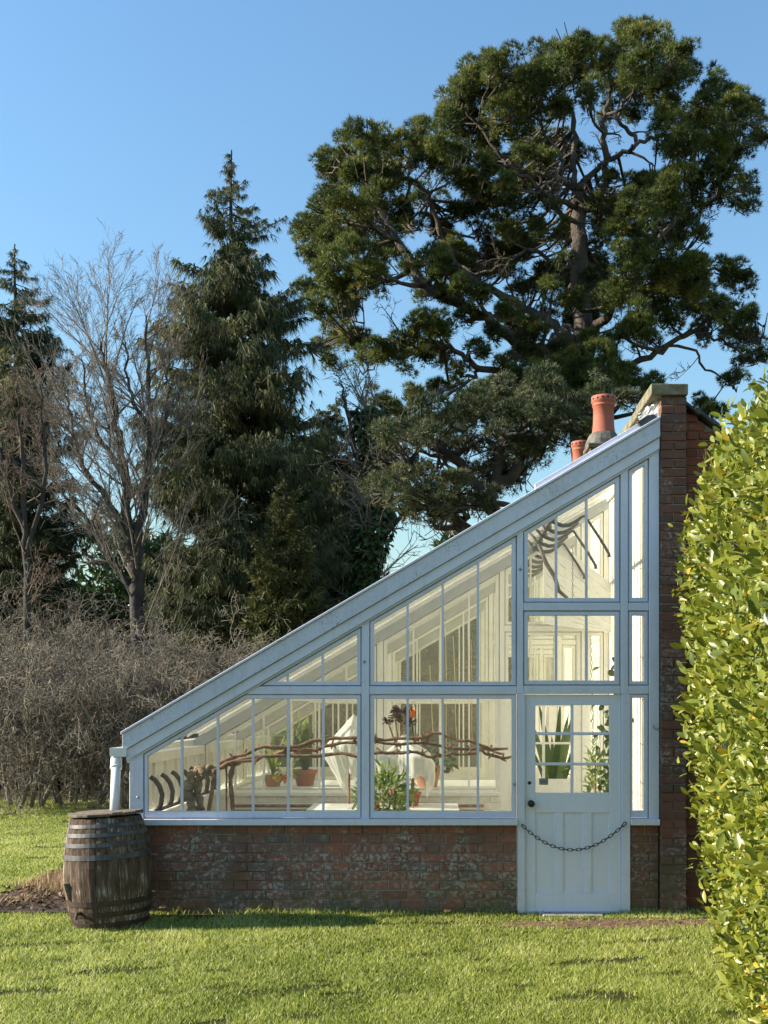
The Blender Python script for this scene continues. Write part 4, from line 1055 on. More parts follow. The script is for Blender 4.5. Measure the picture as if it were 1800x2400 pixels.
# --- the big pine behind the greenhouse
PD = 26.0
def pz(zx, zy, dy=0.0): return np.array(at(650+zx/1.4426, zy/1.4426, PD+dy))
M['pine'] = leafy('pine_needles', [(0,(0.040,0.058,0.015)),(0.45,(0.100,0.132,0.032)),(0.8,(0.185,0.212,0.048)),(1,(0.30,0.27,0.07))], 0.28, 0.55, 0.3, 0.35)
M['pine_blue'] = leafy('blue_pine_needles', [(0,(0.035,0.052,0.024)),(0.5,(0.085,0.108,0.046)),(1,(0.16,0.165,0.075))], 0.15, 0.55, 0.3, 0.4)
CL = [(980,150,85),(1060,170,70),(920,200,80),(1180,140,85),(1260,140,80),(1330,180,80),(1130,210,80),(1220,230,90),(1310,270,80),(1400,230,45),(1370,160,45),
 (840,230,75),(760,230,70),(690,250,75),(640,300,75),(600,340,70),(720,320,80),(820,310,85),(900,290,80),(1000,260,80),(950,350,75),(860,390,80),(760,400,85),(660,390,85),(590,420,70),
 (560,470,80),(480,450,60),(460,520,70),(360,470,70),(290,490,75),(220,510,75),(170,560,70),(260,580,85),(340,560,80),(420,590,70),(190,640,75),(150,700,70),(250,680,85),(330,660,85),(100,760,65),(180,780,85),(270,780,90),(360,760,85),(120,850,75),(200,870,85),(290,880,85),(370,850,80),(120,950,70),(200,960,85),(280,970,80),(140,1030,60),(220,1040,65),(330,930,75),(430,700,60),(620,520,80),(540,540,70),(700,480,80),(640,600,70),(700,620,75),(780,560,70),(730,690,75,3),(620,700,65,2),(680,770,75,3),(770,760,75,4),(620,860,70,2),(540,880,65),(560,800,60,3),(720,850,60,4),(800,850,55,4),(840,480,60,3),(900,470,55,3),
 (200,1120,65),(140,1170,50),(270,1150,70),(340,1190,70),(420,1150,65),(480,1100,70),(540,1120,60),(430,1210,60),(300,1220,50),(500,1190,55),(560,1200,50),(180,1230,45),
 (1510,300,70),(1560,360,70),(1450,340,60),(1500,400,80),(1590,420,70),(1630,470,45),(1420,440,80),(1340,430,65),(1380,520,75),(1470,500,80),(1550,500,70),(1310,510,45),(1330,370,65),(1250,330,70),(1160,310,70),(1060,330,60),(1110,390,45,2),(1200,390,50,2),
 (1420,610,60),(1500,600,60),(1570,620,55),(1580,690,45),(1480,680,55),(1250,620,70),(1190,650,55,2),(1330,600,65),(1310,690,75),(1230,720,70),(1380,700,60),(1160,720,60,2),(1120,780,55,3),(1440,780,40),
 (1280,780,75),(1360,800,75),(1210,850,80,-2),(1300,880,80,-2),(1400,880,70),(1180,940,80,-2),(1270,980,85,-2),(1350,960,75,-1),(1150,1010,70,-2),(1220,1070,75,-2),(1310,1060,75,-1),(1170,1120,60,-2),(1250,1140,60,-1),(1440,950,75),(1520,930,70),(1580,950,55),(1400,1030,70),(1480,1040,75),(1560,1060,70),(1620,1070,50),(1520,1130,60),(1600,1150,55),(1640,1200,40),(1440,1120,55),(1580,1220,40),(1540,1280,42),
 (1050,1000,75,3),(980,1040,65,3),(900,1060,50,3),(960,930,55,4),(880,960,55,4),(820,960,50,4),(1060,1080,65,3),(1090,900,55,3),(1100,960,50,2),(880,560,50,3),(900,650,50,4),(820,640,55,4),
 (960,1250,80,-2),(880,1270,80,-2),(1040,1260,85,-2),(1110,1290,80,-2),(800,1300,80,-2),(740,1340,80),(680,1380,70),(900,1350,90,-2),(1000,1350,90,-2),(820,1390,80,-2),(1200,1300,70),(1270,1310,55),(620,1420,60),
 (400,1370,55),(340,1360,42),(460,1340,55),(540,1330,50),(350,1430,50),(430,1420,55),(600,1300,35),(1430,1370,45),(1490,1390,45)]
rg = random.Random(21)
CL += [(470,900,50,-1.6),(540,920,48,-1.8),(610,960,46,-1.9),(690,1000,48,-1.9),(770,1040,46,-1.8),(840,1090,44,-1.6),(560,1010,42,-1.5),(650,1080,42,-1.6),(740,1130,44,-1.6),
 (960,780,36,-.9),(1075,830,40,-.9),(975,880,38,-1),(1060,940,42,-1.2),(930,980,44,-1.4),(1000,1010,46,-1.4),(880,1130,48,-1.6),(960,1190,52,-1.6),(820,1200,48,-1.6),(1050,1160,52,-1.6),(760,1230,46,-1.4),(690,1190,42,-1.4),(1110,1220,52,-1.4),(620,1250,40,-1.2),(880,1210,50,-1.8),
 (820,520,46,-1.4),(900,540,42,-1.2),(760,620,46,-1.6),(850,700,42,-1.6),(930,700,36,-1.2),(700,560,50,-1.4),(800,780,42,-1.4),(880,800,42,-1.4),(1090,690,42,-1),(1130,600,36,-.8)]
while sum(1 for c in CL if len(c) > 4) < 62:                      # boughs at the back that close the middle of the crown
    x_, y_ = rg.uniform(430,1330), rg.uniform(440,1120)
    if (1050 < x_ < 1290 and 430 < y_ < 610) or (880 < x_ < 1000 and 1110 < y_) or ((x_-880)/470)**2+((y_-790)/350)**2 > 1: continue
    CL.append((x_, y_, rg.uniform(42,66), rg.uniform(2.5,5.0), 1))
def clump_cloud(cl, conv, ppm, tper=98, rscale=1.0, flat=0.72, Ln=0.18, W=0.020, m=10, spread=0.6):
    C, D, T, centres = [], [], [], []
    for c in cl:
        r = c[2]/ppm*rscale
        dy = c[3]*1.0+rg.uniform(-1,1) if len(c) > 3 else rg.uniform(-3.2,3.2)
        cen = conv(c[0], c[1], dy); centres.append((cen, r))
        # a clump is several smaller pads
        pads = [(cen + np.array([rg.gauss(0,.42*r), rg.gauss(0,.45*r), rg.gauss(0,.40*r)]), r*rg.uniform(.38,.66)) for _ in range(8)]
        for pc, pr in pads:
            n = max(5, int(tper*pr*pr*2.6))
            d = unit(RNG.normal(size=(n,3))+np.array([0,0,.55])); rr_ = pr*RNG.uniform(.55,1.0,n)[:,None]
            C.append(pc+d*rr_*np.array([1,1,flat])); D.append(unit(d+np.array([0,0,.5])))
            T.append(np.clip(rg.gauss(.45,.22)+RNG.normal(size=n)*.13, 0, 1))
    C, D, T = np.concatenate(C), np.concatenate(D), np.concatenate(T)
    V, F, ow = tufts(C, D, m, Ln, W, spread)
    return V, F, T[ow], centres
def limbs_to(centres, limbs, rbase=0.10, sub=7):
    """boughs that carry every clump from the nearest limb, with fine twigs inside it"""
    LP = np.array([p for P, _ in limbs for p in P]); LR = [r for _, Rr in limbs for r in Rr]; acc = []
    for cen, r in centres:
        dv = LP-cen; cost = np.linalg.norm(dv, axis=1)+np.maximum(0, dv[:,2])*0.8
        k = int(cost.argmin()); a = LP[k]; mid = (a+cen)/2+np.array([rg.gauss(0,.25), rg.gauss(0,.25), -0.12*np.linalg.norm(cen-a)])
        r0 = min(rbase, LR[k]*0.7); P, Rr = smooth_poly([a, mid, cen], [r0, r0*.6, r0*.3], 3); acc.append((P, Rr))
        for _ in range(sub):
            d = unit(np.array([rg.gauss(0,1), rg.gauss(0,1), rg.gauss(.2,.8)])); b = P[rg.randrange(3,len(P))]
            acc.append(([b, b+d*r*.5+np.array([0,0,-.04]), cen+d*r*.85], [0.035,0.024,0.014]))
    return acc
def limb(conv, pts, r0, r1, m=5, wob=0.05):
    n = len(pts); P = [conv(*p) for p in pts]; P, Rr = smooth_poly(P, [r0+(r1-r0)*i/(n-1) for i in range(n)], m)
    P = [p+np.array([rg.gauss(0,wob), rg.gauss(0,wob), rg.gauss(0,wob)]) if 0 < i < len(P)-1 else p for i, p in enumerate(P)]
    return P, [r*rg.uniform(.92,1.1) for r in Rr]
tz = 1665+1.84*2580/36.0
trunk = limb(pz, [(1045,tz*1.4426),(1040,1600),(1032,1300),(1033,1130),(1020,900),(1020,700),(1015,640)], 0.50, 0.19)
LIMBS = [trunk,
 limb(pz, [(1020,710,0),(1070,690,-.3),(1105,620,-.6),(1110,520,-.8),(1100,420,-.8),(1130,300,-.5),(1180,200,0)], 0.144, 0.06),
 limb(pz, [(1018,660,0),(1040,610,.2),(1090,560,.3),(1160,520,.2),(1215,490,0),(1180,430,.2),(1160,380,.3),(1240,260,.5)], 0.108, 0.05),
 limb(pz, [(1215,490,0),(1300,460,.4),(1400,440,.6),(1500,400,.5),(1580,400,.3)], 0.065, 0.04),
 limb(pz, [(1012,645,0),(960,610,-.3),(900,590,-.6),(840,590,-.8),(760,520,-1),(680,420,-1)], 0.108, 0.05),
 limb(pz, [(1005,700,0),(950,670,-.8),(890,650,-1.3),(860,610,-1.5),(780,560,-1.8)], 0.094, 0.05),
 limb(pz, [(1015,650,0),(1000,560,.5),(1010,470,.8),(990,380,.8),(960,260,.6),(980,170,.3)], 0.101, 0.04),
 limb(pz, [(1000,740,0),(940,715,-1),(880,660,-1.6),(940,600,-1.6),(960,540,-1.5),(900,450,-1.2)], 0.086, 0.04),
 limb(pz, [(1000,1180,0),(960,1140,-.4),(905,1195,-.8),(780,1130,-1.2),(650,1045,-1.4),(500,960,-1.2),(440,870,-.8),(380,760,-.4),(300,640,0),(230,560,.3)], 0.238, 0.07),
 limb(pz, [(980,1130,0),(930,1090,.3),(870,1060,.5),(760,1000,.6),(640,930,.6),(570,830,.6),(520,680,.4),(440,600,.2)], 0.173, 0.06),
 limb(pz, [(1000,1250,0),(850,1260,-.8),(690,1250,-1.5),(600,1190,-1.6),(500,1150,-1.2),(380,1160,-.8),(230,1130,-.3)], 0.122, 0.05),
 limb(pz, [(690,1250,-1.5),(640,1290,-1.5),(560,1350,-1.2),(430,1390,-.9),(340,1400,-.5)], 0.072, 0.04),
 limb(pz, [(1000,910,0),(940,880,-.6),(850,850,-1),(790,880,-1),(700,920,-1),(600,900,-.6)], 0.079, 0.04),
 limb(pz, [(1040,1170,0),(1100,1080,-.8),(1170,1000,-1.4),(1230,900,-1.6),(1300,800,-1.4),(1380,700,-1)], 0.173, 0.06),
 limb(pz, [(1040,1290,0),(1150,1250,-.5),(1280,1190,-.8),(1400,1120,-.8),(1500,1060,-.5),(1600,1060,-.2)], 0.122, 0.05),
 limb(pz, [(1280,1190,-.8),(1380,1170,-.7),(1450,1240,-.6),(1520,1290,-.5)], 0.058, 0.03),
 limb(pz, [(1400,1120,-.8),(1500,1150,-.6),(1580,1200,-.5),(1640,1220,-.4)], 0.050, 0.03),
 limb(pz, [(1380,700,-1),(1450,680,-.5),(1520,650,0),(1590,640,.3)], 0.043, 0.03),
 limb(pz, [(1200,950,-1.5),(1330,920,-1.2),(1450,910,-.8),(1560,930,-.4)], 0.072, 0.04)]
PINE = thing('pine_tree', at(1370,tz,PD), 'huge spreading pine with bare forked limbs behind the greenhouse', 'tree')
V, F, T, cen = clump_cloud(CL, pz, 1.4426*2580/36.0, tper=260, rscale=0.88)
np_mesh('crown', V, F, M['pine'], PINE, tint=T)
acc = limbs_to(cen, LIMBS)
cfgd = dict(k=[4,4,3], wob=[.25,.3,.3], up=[.02,.02,0], n=[5,4], t0=[.2,.2], ang=[(30,75),(30,70)], ratio=[.6,.55], rr=[.6,.6], rmin=0.012)
for li in LIMBS[1:]:
    P, Rr = li
    for i in range(3, len(P)-6, 5):
        d = unit(np.array([rg.gauss(0,1), rg.gauss(0,1), rg.gauss(.1,.6)])); grow(acc, P[i], d, rg.uniform(.7,1.6), min(.045,Rr[i]*.5), 0, cfgd, rg)
V, F = tubes_np(LIMBS+acc); np_mesh('trunk', V, F, M['bark'], PINE, smooth=True)

# --- lower pine in front of it
def pp(px, py, dy=0.0): return np.array(at(px, py, 11.0+dy))
CL2 = [(900,1020,45),(950,1000,50),(1010,985,55),(1080,960,60),(1150,960,60),(1230,960,60),(1290,940,60),(905,1080,50),(960,1080,55),(1030,1060,60),(1100,1050,60),(1180,1040,60),(1250,1030,55),(930,1140,50),(1000,1140,55),(1070,1130,50),(1140,1115,50),(1200,1100,50),(960,1195,42),(1020,1205,42),(1080,1190,42),(1130,1170,38),(890,1165,30),(1310,1010,50),(1180,900,45),(1260,900,45),(1350,960,50),(1400,930,45),(1470,930,40),(1380,1010,40)]
P2 = thing('low_pine_tree', at(1150,1665+1.84*2580/21,11.0), 'lower rounded pine just above the roof slope left of the chimney pots', 'tree')
V, F, T, cen = clump_cloud([(a,b,r,rg.uniform(-.9,.9)) for a, b, r in CL2], pp, 2580/21.0, tper=420, Ln=0.12, W=0.013)
np_mesh('crown', V, F, M['pine_blue'], P2, tint=T)
L2 = [limb(pp, [(1150,1665+1.84*2580/21),(1160,1500),(1150,1300),(1160,1150),(1180,1020)], 0.24, 0.07),
      limb(pp, [(1150,1300),(1060,1210),(960,1150),(900,1080)], 0.16, 0.05), limb(pp, [(1155,1200),(1080,1090),(1000,1020)], 0.13, 0.05), limb(pp, [(1160,1150),(1250,1050),(1340,970)], 0.13, 0.05)]
acc = limbs_to(cen, L2, 0.08)
for P, Rr in L2:
    for i in range(4, len(P)-1, 2): grow(acc, P[i], unit(np.array([rg.gauss(0,1), rg.gauss(0,1), rg.gauss(-.1,.6)])), rg.uniform(.8,1.6), .04, 0, cfgd, rg)
V, F = tubes_np(L2+acc); np_mesh('trunk', V, F, M['bark_dark'], P2, smooth=True)

# --- drooping conifers
M['cedar'] = leafy('drooping_conifer', [(0,(0.036,0.046,0.020)),(0.5,(0.088,0.108,0.046)),(0.85,(0.16,0.172,0.072)),(1,(0.26,0.235,0.10))], 0.25, 0.6, 0.25, 0.5)
M['yew'] = leafy('golden_green_conifer', [(0,(0.035,0.045,0.014)),(0.5,(0.085,0.095,0.026)),(1,(0.16,0.155,0.05))], 0.15, 0.6, 0.25, 0.7)
def conifer(name, label, pxc, y, prof, nb, mat, seed, hang=1.0, Ls=0.32, W=0.024, spr=60, m=9, base_py=None, extra=(), spread=0.32, up_t=0.12):
    """prof: (py, left half width, right half width) from the top down"""
    rq = random.Random(seed); d = DIST+y; k = d/2580.0
    T_ = thing(name, (at(pxc,1665,y).x, y, 0), label, 'tree')
    pys = [p[0] for p in prof]; top = at(pxc, pys[0], y); x0 = top.x
    zt = top.z
    tr = [(np.array([x0+0.05*math.sin(z*.7), y, z]), max(0.02, 0.034*(zt-z)*0.55+0.015)) for z in np.linspace(0, zt, 26)]
    acc = [([p for p, _ in tr], [min(r,0.42) for _, r in tr])]
    C, D, TT = [], [], []
    def bough(py, az, ln, lift=0.0):
        z0 = at(pxc, py, y).z; K = 7; pts = []
        dr = rq.uniform(.20,.38)
        for i in range(K):
            t = i/(K-1)
            pts.append(np.array([x0+math.cos(az)*ln*t, y+math.sin(az)*ln*t, z0 + lift*t*ln - ln*dr*math.sin(t*2.2)*0.8 + ln*up_t*t*t*1.6]))
            if 0 < i: pts[-1] += np.array([rq.gauss(0,.04), rq.gauss(0,.04), rq.gauss(0,.05)])*ln*.5
        acc.append((pts, [max(.008, (0.012+0.014*ln)*(1-.85*i/(K-1))) for i in range(K)]))
        ns = max(4, int(spr*ln/1.6)+3); tb = min(1,max(0,rq.gauss(.45,.2)))
        for s in range(ns):
            t = 0.18+0.82*((s+rq.random())/ns); f = t*(K-1); i = min(int(f),K-2); u = f-i
            b = pts[i]*(1-u)+pts[i+1]*u
            side = rq.gauss(0,.22)*ln*(1-.4*t)
            b = b+np.array([-math.sin(az)*side, math.cos(az)*side, -abs(side)*.25])
            C.append(b); D.append(np.array([math.cos(az)*.35+rq.gauss(0,.2), math.sin(az)*.35+rq.gauss(0,.2), -hang])); TT.append(min(1,max(0,tb+rq.gauss(0,.16))))
    for i in range(nb):
        u = ((i+rq.random())/nb)**0.78
        py = pys[0]+6+(pys[-1]-pys[0]-6)*u; az = rq.uniform(0,2*math.pi)
        lw = np.interp(py, pys, [p[1] for p in prof]); rw = np.interp(py, pys, [p[2] for p in prof])
        w = (rw if math.cos(az) > 0 else lw)*abs(math.cos(az))+0.5*(lw+rw)*(1-abs(math.cos(az)))
        bough(py - w*0.12, az, max(.15, w*k*rq.choice((rq.uniform(.35,.8),rq.uniform(.7,1.12)))))
    for py, sgn, ln, lift in extra: bough(py, 0.0 if sgn > 0 else math.pi, ln*k, lift)
    C, D, TT = np.array(C), unit(np.array(D)), np.array(TT)
    sc = np.clip(RNG.lognormal(0,.28,len(C)),.5,1.8)*np.clip((zt-C[:,2])/3.0,.55,1)
    V, F, ow = tufts(C, D, m, Ls*sc, W*sc, spread)
    np_mesh('crown', V, F, M[mat], T_, tint=np.clip(TT[ow]+RNG.normal(size=len(ow))*.06,0,1))
    V, F = tubes_np(acc); np_mesh('trunk', V, F, M['bark_dark'], T_, smooth=True)
    return T_
conifer('cypress_tree', 'tall narrow-topped drooping conifer in the middle of the tree belt', 545, 20.0,
        [(352,3,3),(375,20,18),(420,42,34),(470,72,55),(530,92,85),(565,62,66),(600,105,95),(660,150,135),(740,190,180),(860,220,215),(980,235,240),(1100,240,265),(1250,215,280),(1420,190,280),(1560,160,250)],
        380, 'cedar', 3, spr=60, extra=((545,1,125,.35),(525,1,60,.3),(700,1,150,.2)))
conifer('cypress_tree', 'dark conifer half out of frame behind the bare brown twigs', 38, 24.0,
        [(572,3,3),(600,24,24),(650,50,52),(720,80,80),(800,110,105),(900,140,135),(1020,150,160),(1140,160,180),(1280,160,180),(1400,150,165),(1540,130,150)], 330, 'cedar', 5, spr=56)
conifer('cypress_tree', 'dark conifer leaning behind the tall one, left of the roof slope', 785, 27.0,
        [(930,4,4),(965,45,30),(1020,100,60),(1100,140,90),(1200,160,105),(1300,170,115),(1400,175,120),(1520,175,120)], 330, 'cedar', 8, spr=56, Ls=0.36)
conifer('young_yew_tree', 'sunlit golden green young conifer low in front of the tall one', 672, 15.5,
        [(1125,5,5),(1160,35,30),(1230,70,60),(1310,95,75),(1400,110,85),(1480,110,90),(1560,100,90),(1660,90,85)], 190, 'yew', 12, hang=0.15, Ls=0.20, W=0.036, spr=80, m=10, spread=0.7, up_t=.25)

# --- bare trees
def bare_tree(name, label, stems, y, r0, cfg, seed, mat, base=None, nper=2.2):
    rq = random.Random(seed); acc = []
    conv = lambda px, py, dy=0.0: np.array(at(px, py, y+dy))
    b = conv(*stems[0][0][0]); T_ = thing(name, (b[0], b[1], 0), label, 'tree'); mains = []
    for pts, ra_, rb_ in stems:
        global rg
        P, Rr = limb(conv, pts, ra_, rb_, 4, 0.03); mains.append((P, Rr)); L0 = sum(np.linalg.norm(P[i+1]-P[i]) for i in range(len(P)-1))
        for i in range(2, len(P)):
            for _ in range(int(nper+rq.random())):
                tg = unit(P[min(i+1,len(P)-1)]-P[i-1]); o = np.array([rq.gauss(0,1), rq.gauss(0,1), rq.gauss(.25,.6)]); o -= tg*o.dot(tg); o = unit(o)
                a = math.radians(rq.uniform(25,60)); d = tg*math.cos(a)+o*math.sin(a)
                grow(acc, P[i], d, L0*cfg['len']*rq.uniform(.5,1.2)*(1.15-.55*i/len(P)), min(Rr[i]*.6, cfg['r1']), 0, cfg, rq)
    V, F = tubes_np(mains); np_mesh('trunk', V, F, M['bark_dark'], T_, smooth=True)
    V, F = tubes_np(acc); np_mesh('branches', V, F, M['bark_bare'] if mat is None else M[mat], T_)
    return T_
cfgb = dict(k=[7,6,5,4], wob=[.07,.09,.11,.14], up=[.05,.045,.03,.02], n=[7,5,4], t0=[.2,.2,.2], ang=[(16,38),(18,42),(20,48)], ratio=[.58,.58,.6], rr=[.5,.55,.6], rmin=0.0048, len=.29, r1=.030)
yb_ = 17.0; gb = 1665+1.84*2580/27
bare_tree('bare_tree', 'tall leafless tree with fanned pale twigs left of the tall conifer',
 [([(322,gb),(322,1420),(318,1330),(300,1240),(292,1120),(275,1020),(262,930),(246,850),(236,800)], 0.194, 0.024),
  ([(318,1330),(330,1230),(345,1120),(352,1000),(347,900),(345,800),(343,740)], 0.122, 0.020),
  ([(310,1290),(270,1200),(205,1110),(180,1040),(165,970),(150,920)], 0.094, 0.020),
  ([(322,1400),(270,1320),(215,1230),(150,1160),(118,1100)], 0.086, 0.024),
  ([(292,1120),(240,1040),(210,970),(196,900),(190,840)], 0.072, 0.016),
  ([(352,1000),(315,940),(298,870),(294,800)], 0.058, 0.016),
  ([(345,1100),(385,1010),(395,910),(396,820)], 0.065, 0.016)], yb_, .3, cfgb, 31, 'bark_bare', nper=1.1)
cfgs = dict(k=[6,5,5,4], wob=[.12,.16,.2,.22], up=[.03,.02,.0,-.02], n=[6,5,4], t0=[.2,.15,.1], ang=[(20,50),(22,55),(25,60)], ratio=[.6,.6,.6], rr=[.55,.6,.6], rmin=0.005, len=.22, r1=.022)
bare_tree('twiggy_tree', 'fine brown leafless tree before the dark conifer at the left edge',
 [([(60,gb),(65,1400),(58,1250),(52,1120),(46,1000),(42,900)], 0.094, 0.016), ([(62,1300),(95,1180),(105,1080),(100,980),(92,900)], 0.065, 0.016), ([(58,1250),(15,1120),(-10,1010),(-5,930)], 0.065, 0.016)], 14.5, .2, cfgs, 33, 'twig_red', nper=0.5)
cfgt = dict(k=[5,4,4], wob=[.16,.2,.22], up=[.05,.04,.03], n=[5,4], t0=[.25,.2], ang=[(22,50),(25,55)], ratio=[.6,.6], rr=[.55,.55], rmin=0.009, len=.15, r1=.04)
bare_tree('ivy_clad_tree', 'thin leafless tree with dark ivy on its trunk beside the roof slope',
 [([(872,gb),(870,1450),(868,1300),(862,1180),(868,1080),(862,990),(850,920)], .2, .03), ([(868,1250),(900,1150),(915,1060),(905,980)], .1, .02), ([(866,1150),(830,1050),(815,960),(800,900)], .1, .02), ([(868,1300),(930,1220),(985,1160),(1010,1110)], .09, .02)], 19.0, .2, cfgt, 35, 'bark_bare', nper=2)
T_ = bpy.data.objects['ivy_clad_tree']
n = 5200; zz = RNG.uniform(.5, at(868,960,19).z, n); ang = RNG.uniform(0,2*np.pi,n); rr2 = .2+.62*RNG.random(n)*(1.1-zz/14)*(.6+.4*np.sin(zz*2.1))
P = np.stack([at(868,1200,19).x+np.cos(ang)*rr2+.15*np.sin(zz), 19+np.sin(ang)*rr2, zz],1)
V, F, ow = leaves_np(P, np.stack([np.cos(ang),np.sin(ang),-.6+0*ang],1)+.5*RNG.normal(size=(n,3)), np.stack([np.cos(ang),np.sin(ang),.4+0*ang],1), .17, .14)
np_mesh('ivy', V, F, M['leaf_deep'], T_, tint=RNG.random(n)[ow])
# --- tangled leafless shrubs at the far edge of the lawn
def shrub(label, px, d, wpx, py_top, seed, mat='twig', stems=9, lean=0.0):
    rq = random.Random(seed); y = d-DIST; k = d/2580.0
    b = np.array((at(px,1665,y).x, y, 0.0)); H = EYE-(py_top-1665)*k; Wm = wpx*k
    T_ = thing('bare_shrub', tuple(b), label, 'shrub', 'tangled leafless shrubs along the lawn edge')
    cfg = dict(k=[6,5,5,4], wob=[.16,.30,.36,.4], up=[.0,-.05,-.08,-.08], n=[9,7,5], t0=[.25,.15,.1], ang=[(30,80),(30,85),(30,90)], ratio=[.50,.55,.6], rr=[.5,.55,.7], rmin=0.0062)
    acc = []
    for s in range(stems):
        az = 2*math.pi*s/stems+rq.uniform(-.3,.3); o = rq.uniform(.2,1)
        d0 = unit(np.array([math.cos(az)*Wm*o*.75+lean, math.sin(az)*Wm*o*.6, H*rq.uniform(.7,.95)])); L = math.hypot(Wm*o*.75, H)*rq.uniform(.75,1.0)
        grow(acc, b+np.array([math.cos(az)*.45, math.sin(az)*.35, 0]), d0, L, rq.uniform(.03,.06), 0, cfg, rq)
    cfo = dict(k=[6,5,4], wob=[.22,.3,.35], up=[-.10,-.10,-.08], n=[6,4], t0=[.1,.1], ang=[(25,80),(30,85)], ratio=[.55,.6], rr=[.7,.8], rmin=0.0062)
    for _ in range(110):
        az = rq.uniform(0,2*math.pi); el_ = rq.uniform(.05,1.2); rr_ = rq.uniform(.75,1.0)
        p0 = b+np.array([math.cos(az)*math.cos(el_)*Wm*rr_, math.sin(az)*math.cos(el_)*Wm*.7*rr_, .25+math.sin(el_)*(H-.3)*rr_])
        grow(acc, p0, unit(np.array([math.cos(az), math.sin(az), rq.uniform(-.4,.5)])), rq.uniform(.5,1.1), .013, 0, cfo, rq)
    thick = [a for a in acc if max(a[1]) > 0.03]; thin = [a for a in acc if max(a[1]) <= 0.03]
    for lst in (thick, thin):
        for pts, _ in lst:
            for i, p in enumerate(pts):
                if p[2] < 0.03: pts[i] = np.array([p[0], p[1], 0.03])
    V, F = tubes_np(thick); np_mesh('trunk', V, F, M['twig'], T_, smooth=True)
    V, F = tubes_np(thin); np_mesh('branches', V, F, M[mat], T_)
shrub('pale tangled shrub at the left edge with forked light stems', 40, 20.8, 160, 1475, 41)
shrub('broad domed tangle of brown twigs left of the downpipe', 190, 21.5, 150, 1515, 42)
shrub('brown twiggy dome just left of the roof eaves', 340, 21.0, 165, 1480, 43)
shrub('tangled shrub rising above the low end of the roof', 445, 22.0, 125, 1470, 44)
shrub('taller grey tangle behind the domed shrubs under the bare tree', 215, 24.5, 180, 1400, 45, 'twig')
shrub('darker reddish tangle at the back of the left edge', 75, 25.0, 165, 1390, 46, 'twig')
shrub('thin upright twigs behind the roof slope', 540, 24.0, 80, 1500, 47, stems=8)

# dark belt of wood far behind, read as one mass
n = 42000; xx = RNG.uniform(-36,30,n); hh = 7.6+1.5*np.sin(xx*.35)+1.0*np.sin(xx*.9+1)+.8*np.sin(xx*2.1)
P = np.stack([xx, RNG.uniform(36,44,n), RNG.random(n)**.75*hh],1)
n2 = 15000; x2 = RNG.uniform(-15,-2.5,n2); P = np.concatenate([P, np.stack([x2, RNG.uniform(15.5,18,n2), RNG.random(n2)*(2.1+.5*np.sin(x2*1.3)+.3*np.sin(x2*3.1))],1)])
sz_ = np.concatenate([np.full(n,.60), np.full(n2,.26)]); n = n+n2
V, F, ow = tufts(P, unit(RNG.normal(size=(n,3))+np.array([0,-.2,.5])), 5, sz_, sz_*.26, .7)
props(np_mesh('undergrowth', V, F, M['leaf_deep'], tint=(RNG.random(n)*.6)[ow]), 'dark evergreen undergrowth beyond the shrubs', kind='stuff')

# ------------------------------------------------------------------ laurel hedge at the right
HE = thing('laurel_hedge', (2.6,-3.5,0), 'tall glossy yellow green laurel hedge filling the right edge', 'hedge')
M['laurel'] = leafy('laurel_leaf', [(0,(0.07,0.10,0.014)),(0.35,(0.16,0.20,0.022)),(0.75,(0.28,0.30,0.035)),(0.90,(0.30,0.29,0.04)),(0.965,(0.48,0.34,0.03)),(1,(0.55,0.36,0.03))], 0.30, 0.36, 0.45)
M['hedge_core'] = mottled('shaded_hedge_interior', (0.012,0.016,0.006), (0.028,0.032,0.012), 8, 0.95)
hb = np.array([1.73,-3.54]); ht = unit(np.array([0.2,1.0])); hn = np.array([-ht[1], ht[0]])
S0, S1 = -3.4, 2.55          # along the hedge, metres from hb
def bulge(z): return np.interp(z, [0,.4,.9,1.5,2.3,2.8,3.15,3.4,3.6], [-.20,-.09,.0,.07,.09,.06,-.03,-.20,-.6])
def htop(s): return np.interp(s, [-3.4,-2.1,.14,1.6,2.55], [.96,.985,1.07,1.13,1.10])
def hpos(s, z, off):
    wob_ = .07*np.sin(s*2.3+z*1.3)+.06*np.sin(s*4.1-z*2.7+1)+.04*np.sin(z*6+s*7)
    o = bulge(z)+wob_+off
    endr = np.maximum(0, s-(S1-.35)); o = o-endr**2*1.2
    return np.stack([hb[0]+ht[0]*s+hn[0]*o, hb[1]+ht[1]*s+hn[1]*o, z*htop(s)],-1)
def hedge_leaves(n):
    s = RNG.uniform(S0,S1,n); z = RNG.uniform(0.02,3.28,n); dep = RNG.random(n)**1.6
    P = hpos(s, z, -.30*dep+.04*RNG.normal(size=n)); nrm = np.tile(np.array([hn[0],hn[1],.25]),(n,1))
    return P, nrm, dep
def end_leaves(n):
    u = RNG.uniform(0,1.1,n); z = RNG.uniform(0.02,3.35,n); dep = RNG.random(n)**1.6
    b = np.stack([hb[0]+ht[0]*(S1-.05)-hn[0]*u, hb[1]+ht[1]*(S1-.05)-hn[1]*u, z],-1) + np.stack([ht[0]*(bulge(z)-.2*dep-.1), ht[1]*(bulge(z)-.2*dep-.1), 0*z],-1)
    b[:,:2] += hn*bulge(z)[:,None]*(1-u/1.1)[:,None]
    return b, np.tile(np.array([ht[0],ht[1],.25]),(n,1)), dep
def top_leaves(n):
    s = RNG.uniform(S0,S1,n); u = RNG.uniform(-.05,1.3,n); dep = RNG.random(n)**1.6
    z = 3.25*htop(s)+.05*np.sin(s*3)+.05*np.sin(u*7+s*5)-.2*dep-.1*np.exp(-u*3)
    return np.stack([hb[0]+ht[0]*s-hn[0]*u, hb[1]+ht[1]*s-hn[1]*u, z],-1), np.tile(np.array([-.3,0,1.]),(n,1)), dep
